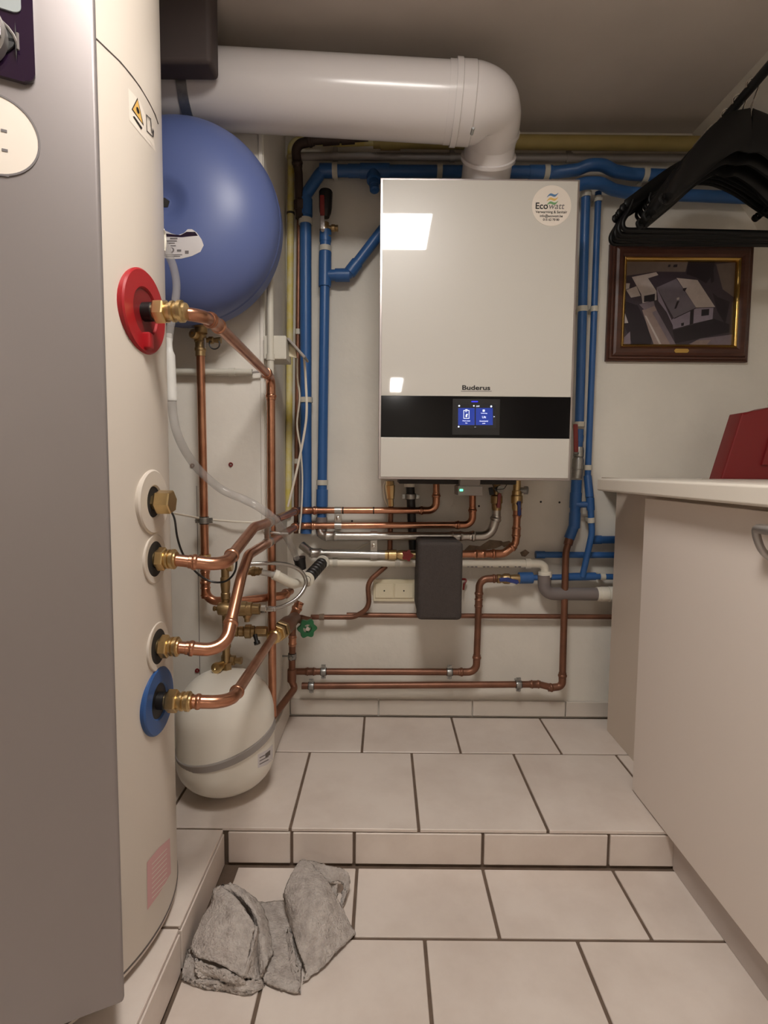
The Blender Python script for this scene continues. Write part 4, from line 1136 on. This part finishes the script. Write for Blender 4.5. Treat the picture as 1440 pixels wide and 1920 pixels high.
# ---- white and grey drain pipes
wp = pipe('drain_pipe', 'white plastic drain pipe level along the back wall, turning down into the grey pipe', 'pipe', [P(606, 1054, 1.77), P(1021, 1057, 1.77), P(1022, 1080, 1.77)], .0133, 'pvc', bend=.03,
          extras=[('clip', 0, .055, dict(reach=.02)), ('clip', 0, .335, dict(reach=.02)), ('sleeve', 0, .925, dict(L=.018, s=1.25)), ('sleeve', 1, .85, dict(L=.018, s=1.65))], n=20)
mb = MB(); q = P(935, 1062.5, 1.7567)
for k in range(14):
    if k % 4 != 3: mb.obox(P(878 + k * 7.4, 1062.8, 1.7570), XA, (0, 1, 0), ZA, .008 if k % 3 else .005, .0006, .0035, 'inkg')
add('print', mb, 'inkg', wp, 0)
pipe('drain_pipe', 'grey drain pipe bending from upright to level beside the brown upright pipe', 'pipe', [P(1020, 1078, 1.765), P(1021, 1113, 1.765), P(1345, 1116, 1.765)], .0205, 'greyd', bend=.035,
     extras=[('sleeve', 1, .315, dict(L=.016, s=1.12, m='pvc', name='collar')), ('sleeve', 1, .345, dict(L=.024, s=1.18, m='pvc', name='union_ring')), ('sleeve', 1, .395, dict(L=.03, s=1.22, m='pvc', name='white_socket'))], n=22)
# ---- charcoal foam case and sockets
fc = thing('pump_case', 'charcoal grey foam insulation case with rounded corners below the heater', 'insulation case', P(825, 1085, 1.63))
a, b = P(784, 1016, 1.60), P(866, 1164, 1.60)
mb = MB(); mb.box((a.x, 1.60, b.z), (b.x, 1.645, a.z), 'foam', .012, 4); add('cover', mb, 'foam', fc)
mb = MB(); mb.box((a.x + .002, 1.646, b.z + .004), (b.x - .002, 1.80, a.z - .001), 'foam', .012, 4); add('back_shell', mb, 'foam', fc)
sk = thing('socket_plate', 'cream double cover plate on the wall beside the charcoal foam case', 'wall plate', P(739, 1106, WY))
a, b = P(700, 1085, WY), P(779, 1127, WY)
mb = MB(); mb.box((a.x, WY - .010, b.z), (b.x, WY, a.z), 'cream', .003); add('plate', mb, 'cream', sk)
for u0, u1 in ((703, 738), (739, 775)):
    p, q = P(u0, 1092, WY), P(u1, 1120, WY)
    mb = MB(); mb.box((p.x + .001, WY - .014, q.z), (q.x - .001, WY - .009, p.z), 'cream', .002); bl = add('blank_cover', mb, 'cream', sk)
    c_ = (p + q) / 2; mb = MB(); mb.lathe((c_.x, WY - .0138, c_.z), (0, -1, 0), [(0, .0025), (.0008, .0025), (.0008, 0)], 'dark', 12); add('screw', mb, 'dark', bl)
tag(add('red_hook', MB().tube(fillet([P(866, 1086, 1.80), P(876, 1086, 1.79), P(870, 1095, 1.785), P(869, 1106, 1.785)], .01)[0], .0035, 'redh', 10), 'redh'), 'small red hook on the wall beside the charcoal foam case', 'hook')
# bare render patches behind the steel elbow
mb = MB()
for poly in ([(868, 1034), (880, 1022), (900, 1024), (918, 1012), (940, 1014), (948, 1020), (930, 1028), (905, 1032)], [(935, 1018), (955, 1014), (962, 1020), (945, 1026)], [(975, 1036), (985, 1030), (993, 1036), (985, 1044), (978, 1043)]):
    mb.poly([P(u, v, WY - .0006) for u, v in poly], 'peel')
struct('wall_back_patch', mb)
mb = MB()
for u, v in ((1014, 941), (1049, 942), (898, 949), (660, 977)):
    mb.lathe(P(u, v, WY) + V((0, .001, 0)), (0, -1, 0), [(0, .0035), (.0015, .0035), (.0015, 0)], 'dark', 10)
struct('wall_back_hole', mb)
# double pipe brackets


def bracket(label, p, q, r, d, m='steel'):
    t_ = thing('pipe_bracket', label, 'pipe bracket', p)
    mb = MB(); d = V(d).normalized(); p = V(p); q = V(q)
    for c_ in (p, q): mb.lathe(c_ - d * .011, d, [(0, r), (0, r * 1.16), (.022, r * 1.16), (.022, r)], m, 24)
    ax = (q - p).normalized(); n_ = d.cross(ax)
    if n_.y > 0: n_ = -n_
    mb.obox((p + q) / 2 + n_ * .002, d, n_, ax, .022, .012, max((q - p).length - 2 * r, .004), m, .001)
    mb.lathe((p + q) / 2 - n_ * .002, -n_, [(0, .004), (.045, .004)], m, 8)
    add('bracket', mb, m, t_)
    s_ = MB(); s_.lathe((p + q) / 2 + n_ * .007, n_, [(0, .006), (.004, .006), (.005, .004), (.005, 0)], 'chrome', 14); add('screw', s_, 'chrome', t_)


bracket('steel double bracket holding the two level copper pipes below the heater', P(634, 957, BK), P(634, 985.5, BK), .0107, (1, 0, 0))
bracket('steel double bracket holding the two shiny steel pipes', P(701, 1005, BK), P(701, 1040, BK), .0138, (1, 0, 0))
pq = P(504, 979.3, 1.29); qq = P(503, 1017, 1.30)
bracket('steel double bracket holding the two slanting copper pipes at the pier corner', pq, qq, .0107, P(557, 957, BK) - P(500, 981, 1.28))

# ================================================================== CABINETS ON THE OTHER SIDE
CX = .652
bc = thing('base_cabinet', 'white base cabinet with a flat door and bow handle under the white worktop', 'cabinet', (.94, .6, UZ))
add('body', MB().box((CX + .020, -.35, UZ + .002), (RX - .005, 1.385, .862)), 'cab2', bc, 0)
dr = add('door', MB().box((CX, .50, UZ + .004), (CX + .019, 1.385, .852), None, .0015), 'cab', bc)
add('door', MB().box((CX, -.35, UZ + .004), (CX + .019, .496, .852), None, .0015), 'cab', bc)
hq = PX(1449, 990, CX); 
mb = MB()
y1 = hq.y; zc = hq.z
hp = [V((CX - .001, y1 - .012, zc - .055)), V((CX - .022, y1 - .008, zc - .035)), V((CX - .030, y1 - .004, zc - .004)), V((CX - .031, y1 - .03, zc)), V((CX - .031, y1 - .10, zc)), V((CX - .030, y1 - .126, zc - .004)), V((CX - .022, y1 - .122, zc - .035)), V((CX - .001, y1 - .118, zc - .055))]
mb.tube(smooth_path(hp, 6), [.006 + .003 * math.exp(-((i - 21) / 9) ** 2) for i in range(43)], 'sil', 14)
add('handle', mb, 'sil', dr)
add('plinth', MB().box((CX + .024, -.35, .001), (CX + .040, SY - .004, UZ + .003)), 'plinth', bc, 0)
mb = MB(); mb.box((.7215, 1.388, UZ + .0005), (.741, 1.722, .861), None, .001)
tag(add('end_panel', mb, 'cab2', None, 0), 'plain white end panel set back between the cabinet and the pipe wall', 'panel')
wt = thing('worktop', 'long white worktop along the wall below the picture', 'worktop', (.92, .7, .862))
mb = MB(); mb.box((.610, -.4, .8625), (RX - .002, 1.594, .8985), 'work', .006, 3); mb.box((.712, 1.58, .8630), (RX - .002, WY - .003, .8982), 'work', .0008, 1)
add('top', mb, 'work', wt)
add('raw_edge', MB().box((.7085, 1.594, .8635), (.7125, WY - .003, .8975)), 'chip', wt, 0, label='raw brown chipboard edge')

# red case
rc = thing('storage_case', 'dark red plastic case with sloping sides standing on the white worktop', 'case', (1.05, 1.55, .8985))
Yc = 1.50


def rp(u, v): return P(u, v, Yc)


zb_ = .8990
b0 = rp(1352, 897)
out = [V((b0.x, Yc, zb_)), V((1.215, Yc, zb_)), V((1.222, Yc, rp(1440, 762).z + .012)), rp(1440, 764), rp(1428, 768), rp(1392, 774)]
mb = MB(); mb.prism(out, (0, .06, 0), 'redd', .006); add('shell', mb, 'redd', rc)
tri = [rp(1426, 872), rp(1456, 872), rp(1456, 800), rp(1444, 810)]
mb = MB(); mb.prism([p + V((0, -.006, 0)) for p in tri], (0, .008, 0), 'redd', .002); add('raised_panel', mb, 'redd', rc)
mb = MB(); a = P(1300, 898.5, 1.53); mb.box((a.x + .0, 1.44, .8986), (1.2, 1.49, .9000), 'plinth', .0004)
tag(add('thin_sheet', mb, 'plinth', None, 0), 'thin grey sheet lying flat on the worktop in front of the red case', 'sheet')

# ================================================================== PICTURE
FY = 1.795
TL, TR_, BR, BL = P(1147, 455, FY), P(1419, 457, FY), P(1403, 676, FY), P(1137, 678, FY)
x0, x1, z0, z1 = (TL.x + BL.x) / 2, (TR_.x + BR.x) / 2, (BL.z + BR.z) / 2, (TL.z + TR_.z) / 2
pf = thing('picture_frame', 'dark wooden picture frame with a gilt slip holding a dark aerial photo of a house', 'picture', ((x0 + x1) / 2, WY, z0))


def frame_mb(x0, x1, z0, z1, prof, m):
    """mitred frame: prof = [(inset, depth towards the room)]"""
    mb = MB(); rings = []
    for ins, dep in prof:
        rings.append([V((x0 + ins, WY - dep, z0 + ins)), V((x1 - ins, WY - dep, z0 + ins)), V((x1 - ins, WY - dep, z1 - ins)), V((x0 + ins, WY - dep, z1 - ins))])
    mb.rings(rings, m, caps=False); return mb


add('moulding', frame_mb(x0, x1, z0, z1, [(0, .001), (0, .012), (.003, .015), (.006, .014), (.008, .020), (.012, .021), (.014, .0195), (.017, .026), (.024, .030), (.036, .030), (.041, .024), (.0445, .022), (.0445, .004)], 'wood'), 'wood', pf, 25)
add('gilt_slip', frame_mb(x0 + .0435, x1 - .0435, z0 + .0435, z1 - .0435, [(0, .004), (0, .024), (.002, .0255), (.004, .023), (.007, .021), (.0095, .016), (.0095, .004)], 'gold'), 'gold', pf, 20, label='gilt inner slip')
for nm, c_ in (('ph_ground', (62, 52, 62)), ('ph_field', (112, 98, 92)), ('ph_roof', (118, 110, 122)), ('ph_roof2', (188, 176, 172)), ('ph_wall', (150, 140, 158)), ('ph_wall2', (190, 180, 178)), ('ph_dark', (34, 26, 36)), ('ph_road', (150, 132, 128)), ('ph_path', (126, 114, 124))):
    MT[nm] = mat(nm, c_, .35, noise=.15, nscale=40)
ia, ib, ja, jb_ = x0 + .052, x1 - .052, z0 + .052, z1 - .052


def ph(x, y): return V((ia + (ib - ia) * (x - 205) / (1185 - 205), 0, jb_ - (jb_ - ja) * (y - 212) / (950 - 212)))


mb = MB(); lay = [0]


def pg(pts, m):
    lay[0] += 1
    mb.poly([V((p.x, WY - .008 - lay[0] * .00004, p.z)) for p in (ph(*q) for q in pts)], m)


pg([(205, 212), (1185, 212), (1185, 950), (205, 950)], 'ph_ground')
pg([(205, 212), (760, 212), (740, 300), (480, 300), (205, 340)], 'ph_field')
pg([(1010, 230), (1185, 212), (1185, 520), (1080, 450)], 'ph_field')
pg([(760, 212), (1000, 212), (980, 330), (930, 400), (840, 350), (750, 320)], 'ph_dark')
pg([(960, 290), (990, 290), (1000, 380), (975, 400)], 'ph_dark')
pg([(990, 480), (1040, 520), (1150, 560), (1120, 760), (1040, 640)], 'ph_dark')
pg([(205, 560), (330, 600), (470, 860), (460, 950), (300, 950), (205, 760)], 'ph_dark')
pg([(370, 640), (480, 600), (660, 950), (490, 950), (440, 830)], 'ph_road')
pg([(460, 660), (500, 640), (690, 950), (640, 950)], 'ph_path')
pg([(395, 690), (410, 690), (560, 950), (540, 950)], 'ph_wall2')
pg([(205, 900), (270, 830), (280, 950), (205, 950)], 'ph_path')
pg([(650, 820), (1010, 710), (1160, 760), (1160, 830), (680, 935)], 'ph_dark')
pg([(800, 940), (900, 890), (1185, 850), (1185, 950)], 'ph_path')
pg([(805, 948), (870, 905), (1000, 900), (960, 945)], 'ph_road')
pg([(440, 360), (700, 300), (770, 330), (640, 370), (500, 420)], 'ph_ground')
pg([(265, 350), (480, 305), (500, 330), (410, 360), (490, 470), (355, 500)], 'ph_roof2')
pg([(355, 500), (490, 470), (495, 550), (370, 580)], 'ph_wall2')
pg([(382, 515), (478, 495), (478, 560), (382, 570)], 'ph_dark')
pg([(220, 465), (310, 430), (350, 515), (265, 532)], 'ph_roof2')
pg([(205, 405), (250, 405), (245, 450), (215, 460)], 'ph_wall2')
pg([(205, 640), (250, 755), (205, 760)], 'ph_wall2')
pg([(340, 590), (470, 560), (480, 600), (390, 640)], 'ph_path')
pg([(490, 440), (640, 730), (665, 805), (590, 660), (510, 560)], 'ph_wall')
pg([(640, 720), (835, 625), (835, 755), (655, 808)], 'ph_wall')
pg([(835, 620), (1005, 615), (1003, 715), (835, 755)], 'ph_wall')
pg([(800, 640), (832, 628), (832, 755), (800, 768)], 'ph_dark')
pg([(900, 632), (968, 625), (968, 680), (900, 690)], 'ph_dark')
pg([(722, 755), (748, 748), (748, 775), (726, 780)], 'ph_dark')
pg([(490, 440), (660, 362), (850, 615), (655, 710)], 'ph_roof')
pg([(662, 355), (850, 372), (1020, 608), (850, 615)], 'ph_roof2')
pg([(655, 710), (850, 615), (1020, 610), (850, 622), (660, 716)], 'ph_dark')
pg([(725, 425), (760, 420), (760, 450), (728, 455)], 'ph_wall2'); pg([(728, 445), (760, 440), (742, 475), (722, 462)], 'ph_dark')
pg([(672, 530), (695, 525), (695, 545), (674, 550)], 'ph_wall2'); pg([(676, 560), (698, 556), (672, 625), (655, 628)], 'ph_dark')
pg([(585, 240), (605, 238), (602, 258), (580, 262)], 'ph_dark'); pg([(632, 240), (666, 236), (662, 260), (626, 262)], 'ph_dark')
add('photo_print', mb, 'ph_ground', pf, 0, label='dark purplish aerial photo of a white house')
mb = MB(); np_ = V(((x0 + x1) / 2 + .004, WY - .0305, z0 + .030)); pts = [np_ + V((sx_ * a, 0, sz_ * b_)) for sx_, a, sz_, b_ in ((-1, .024, 0, 0), (-1, .019, 1, .0065), (1, .019, 1, .0065), (1, .024, 0, 0), (1, .019, -1, .0065), (-1, .019, -1, .0065))]
mb.prism(pts, (0, -.0015, 0), 'gold', .0004); add('name_plate', mb, 'gold', pf, 20)
mb = MB(); q = P(1275, 447, WY); mb.tube([q + V((0, -.004, 0)), q + V((-.03, -.010, -.02))], .0008, 'zinc', 6); mb.tube([q + V((0, -.004, 0)), q + V((.03, -.010, -.02))], .0008, 'zinc', 6); mb.lathe(q + V((0, .01, 0)), (0, -1, .2), [(0, .002), (.018, .002)], 'zinc', 8)
add('hanging_wire', mb, 'zinc', pf)

# ================================================================== CLOTHES RAIL AND HANGERS
rail_a, rail_b = P(1300, 292, 1.66), P(1447, 103, 1.30)
rail_b.z = rail_a.z
rr = thing('clothes_rail', 'dark metal clothes rail hung under the ceiling, running towards the pipe wall', 'clothes rail', rail_a)
rdir = (rail_b - rail_a).normalized()
rail_c = rail_a + rdir * 2.2
mb = MB(); mb.tube([rail_a - rdir * .012, rail_c], .011, 'rubber', 18); add('rail', mb, 'sil', rr)
mb = MB()
for t_ in (.055, 1.8):
    p = rail_a + rdir * t_
    mb.tube([p, V((.95 + (CZ - p.z) / .37 * .285 + .002, p.y, p.z))], .007, 'rubber', 12)
add('bracket', mb, 'rubber', rr)


def make_hanger(label, loc, rot, wide=.235, broad=False):
    t_ = thing('clothes_hanger', label, 'clothes hanger', (0, 0, 0), 'black plastic hangers bunched on the rail')
    hk = MB(); pts = []
    for k in range(17):
        a = math.radians(200 - k * 230 / 16); pts.append(V((math.cos(a) * .0165, 0, math.sin(a) * .0165 - .0045)))
    pts += [V((.004, 0, -.040)), V((0, 0, -.052)), V((0, 0, -.085))]
    hk.tube(smooth_path(pts, 2), .0025, 'chrome', 8); add('hook', hk, 'chrome', t_)
    mb = MB()
    for s in (1, -1):
        k_ = wide / .215
        if broad: ctl = [V((0, 0, -.105)), V((s * .045, 0, -.113)), V((s * .10, -.002, -.155)), V((s * .155, -.006, -.215)), V((s * .19, -.010, -.255)), V((s * wide, -.012, -.285))]
        else: ctl = [V((0, 0, -.080)), V((s * .045 * k_, 0, -.086)), V((s * .10 * k_, -.004, -.116)), V((s * .155 * k_, -.006, -.158)), V((s * .19 * k_, -.008, -.185)), V((s * wide, -.009, -.203))]
        sp_ = smooth_path(ctl, 4); n_ = len(sp_)
        ring = []
        for i, p in enumerate(sp_):
            tq = i / (n_ - 1)
            hy = (.006 + .016 * math.sin(min(tq * 1.25, 1) * math.pi / 2)) if broad else .0062; hz = .052 - .040 * tq if broad else .022 - .010 * tq
            if i == n_ - 1: hy *= .5; hz *= .5
            dr_ = (sp_[min(i + 1, n_ - 1)] - sp_[max(i - 1, 0)]).normalized(); nz = V((-dr_.z * s, 0, dr_.x * s))
            ring.append([p + V((0, 1, 0)) * hy * math.cos(2 * math.pi * k / 14) + nz * hz * math.sin(2 * math.pi * k / 14) for k in range(14)])
        mb.rings(ring, 'hanger')
        if broad:
            c0 = sp_[-1]; mb.tube(smooth_path([c0, c0 + V((s * .008, 0, -.006)), c0 + V((s * .014, 0, .004)), c0 + V((s * .008, 0, .012)), c0 + V((s * .002, 0, .008))], 5), .0045, 'hanger', 10)
            continue
        # notch scroll and the drop to the bar
        c0 = V((s * .168, -.012, -.172)); mb.tube(smooth_path([c0, c0 + V((s * .004, 0, -.018)), c0 + V((-s * .006, 0, -.030)), c0 + V((-s * .014, 0, -.024)), c0 + V((-s * .010, 0, -.017))], 5), .0042, 'hanger', 10)
        mb.tube(smooth_path([V((s * (wide - .02), -.009, -.190)), V((s * (wide - .012), -.009, -.215)), V((s * (wide + .004), -.009, -.245)), V((s * (wide - .002), -.009, -.264)), V((s * (wide - .03), -.009, -.266))], 6), .0065, 'hanger', 12)
    if not broad: mb.tube([V((-(wide - .03), -.009, -.266)), V((wide - .03, -.009, -.266))], .0068, 'hanger', 14)
    add('shoulders', mb, 'hanger', t_)
    t_.location = loc; t_.rotation_euler = (0, 0, rot)
    return t_


def copy_thing(src, label, loc, rot):
    c_ = src.copy(); C.objects.link(c_); c_.location = loc; c_.rotation_euler = rot; c_['label'] = label
    for ch_ in list(src.children):
        d_ = ch_.copy(); C.objects.link(d_); d_.parent = c_
    return c_


ordinal = ['second', 'third', 'fourth', 'fifth']
hang = None
for k in range(6):
    p = rail_a + rdir * (.115 - .0165 * k) + V((0, 0, .005))
    rz = (.03, -.02, .02, 0, .02, -.01)[k]
    lb_ = 'foremost of the slim black hangers with a trouser bar' if k == 0 else 'rearmost slim black hanger, closest to the blue pipes' if k == 5 else ordinal[k - 1] + ' slim black hanger with a trouser bar, counted from the broad ones'
    if hang is None: hang = make_hanger(lb_, p, rz)
    else: copy_thing(hang, lb_, p, (0, 0, rz))
hang = None
for k in range(3):
    p = rail_a + rdir * (.29 - .055 * k) + V((0, 0, .005))
    rz = (.14, .02, .06)[k]
    lb_ = ('foremost', 'middle', 'rearmost')[k] + ' of the three broad-shouldered black hangers on the clothes rail'
    if hang is None: hang = make_hanger(lb_, p, rz, .215, True); hang['group'] = 'broad black hangers on the rail'
    else: copy_thing(hang, lb_, p, (0, 0, rz))

# ================================================================== FLOOR CLOTH


def FC(u, v, z): q = PZ(u, v, z); return q


def patch(mb, rows, m, n=7):
    """smooth sheet through a grid of (picture x, picture y, height) points"""
    g = [smooth_path([FC(*q) for q in r], n) for r in rows]
    cols = list(zip(*g)); sm = [smooth_path(list(c_), n) for c_ in cols]
    R = len(sm[0]); Cn = len(sm); k = mb.mi(m)
    vs = [[mb.bm.verts.new(sm[i][j] + V((random.gauss(0, .0007), random.gauss(0, .0007), random.gauss(0, .0007)))) for i in range(Cn)] for j in range(R)]
    for j in range(R - 1):
        for i in range(Cn - 1):
            f = mb.bm.faces.new((vs[j][i], vs[j][i + 1], vs[j + 1][i + 1], vs[j + 1][i])); f.material_index = k


mb = MB()
# centre sheet lying between the two folds
patch(mb, [[(480, 1694, .006), (505, 1693, .006), (538, 1690, .006), (560, 1690, .006)],
           [(478, 1740, .014), (505, 1740, .010), (538, 1745, .008), (565, 1740, .006)],
           [(486, 1795, .012), (510, 1800, .010), (540, 1806, .008), (566, 1800, .006)],
           [(496, 1843, .006), (520, 1853, .006), (548, 1861, .006), (562, 1863, .005)]], 'towel')
# rolled middle fold: from the loop down to the front
patch(mb, [[(414, 1662, .075), (398, 1680, .06), (398, 1700, .045), (405, 1712, .02)],
           [(436, 1657, .078), (428, 1668, .075), (430, 1690, .045), (440, 1715, .02)],
           [(462, 1672, .070), (462, 1690, .070), (462, 1705, .048), (465, 1722, .02)],
           [(490, 1697, .045), (484, 1718, .055), (480, 1735, .045), (478, 1745, .02)],
           [(504, 1740, .025), (494, 1760, .04), (484, 1775, .03), (482, 1785, .012)],
           [(512, 1788, .020), (498, 1812, .03), (490, 1826, .02), (488, 1836, .008)]], 'towel')
# front flap of the left fold
patch(mb, [[(412, 1660, .078), (400, 1668, .076), (398, 1690, .065), (378, 1722, .050), (357, 1775, .028)],
           [(430, 1672, .080), (424, 1690, .080), (418, 1715, .072), (398, 1745, .060), (370, 1794, .034)],
           [(452, 1695, .078), (448, 1712, .078), (442, 1738, .070), (428, 1770, .056), (412, 1808, .036)],
           [(479, 1736, .062), (474, 1752, .060), (468, 1780, .052), (462, 1806, .044), (453, 1831, .034)]], 'towel')
patch(mb, [[(479, 1736, .062), (470, 1780, .050), (453, 1831, .034)], [(484, 1760, .030), (476, 1800, .025), (468, 1836, .018)], [(484, 1790, .010), (484, 1816, .008), (492, 1846, .004)]], 'towel')
# folded layers under the flap
patch(mb, [[(366, 1798, .030), (400, 1812, .032), (440, 1826, .032), (455, 1832, .028)], [(366, 1815, .022), (400, 1824, .024), (430, 1838, .024), (462, 1842, .018)], [(372, 1832, .014), (402, 1832, .014), (440, 1836, .012), (480, 1838, .006)]], 'towel')
patch(mb, [[(357, 1775, .028), (352, 1790, .022), (372, 1800, .022)], [(345, 1806, .014), (358, 1816, .012), (378, 1822, .010)], [(341, 1834, .005), (370, 1842, .005), (400, 1844, .006)]], 'towel')
patch(mb, [[(341, 1834, .006), (380, 1838, .010), (430, 1842, .016), (462, 1838, .018), (488, 1836, .012)], [(352, 1838, .005), (385, 1848, .006), (430, 1853, .007), (466, 1858, .007), (493, 1844, .005)], [(366, 1842, .002), (388, 1851, .002), (430, 1857, .002), (466, 1863, .002), (494, 1847, .002)]], 'towel')
# right fold: big flap
patch(mb, [[(562, 1614, .060), (575, 1612, .062), (592, 1628, .060), (612, 1650, .055), (640, 1700, .030), (667, 1752, .006)],
           [(546, 1640, .060), (566, 1650, .066), (590, 1668, .064), (612, 1690, .054), (632, 1725, .030), (650, 1767, .008)],
           [(534, 1670, .050), (560, 1688, .058), (584, 1706, .056), (604, 1730, .042), (618, 1756, .026), (630, 1786, .010)],
           [(537, 1700, .030), (556, 1722, .044), (574, 1748, .042), (588, 1772, .030), (600, 1794, .018), (606, 1812, .008)],
           [(546, 1735, .016), (552, 1758, .026), (562, 1788, .026), (570, 1806, .018), (574, 1820, .012), (568, 1842, .006)]], 'towel')
patch(mb, [[(546, 1737, .016), (550, 1770, .020), (556, 1800, .016), (558, 1844, .006)], [(538, 1750, .010), (543, 1790, .010), (550, 1830, .008), (562, 1864, .003)]], 'towel')
patch(mb, [[(534, 1672, .050), (537, 1700, .030), (546, 1737, .014)], [(532, 1676, .018), (536, 1705, .010), (545, 1742, .006)]], 'towel')
# loop at the back of the right fold
patch(mb, [[(566, 1613, .060), (590, 1618, .056), (618, 1626, .050), (642, 1630, .044), (655, 1644, .034), (653, 1668, .020), (641, 1708, .004)],
           [(585, 1640, .046), (598, 1656, .046), (616, 1656, .042), (632, 1652, .036), (643, 1660, .026), (642, 1680, .014), (638, 1704, .004)]], 'towel')
patch(mb, [[(600, 1664, .030), (618, 1658, .030), (632, 1658, .026)], [(604, 1676, .016), (620, 1676, .016), (632, 1690, .010)], [(616, 1690, .006), (626, 1696, .006), (632, 1700, .004)]], 'towel')
cl = add('floor_cloth', mb, 'towel', None, 180)
sm_ = cl.modifiers.new('thickness', 'SOLIDIFY'); sm_.thickness = .0045; sm_.offset = -.6
tag(cl, 'crumpled grey felt floor cloth lying on the tiles against the step', 'floor cloth')
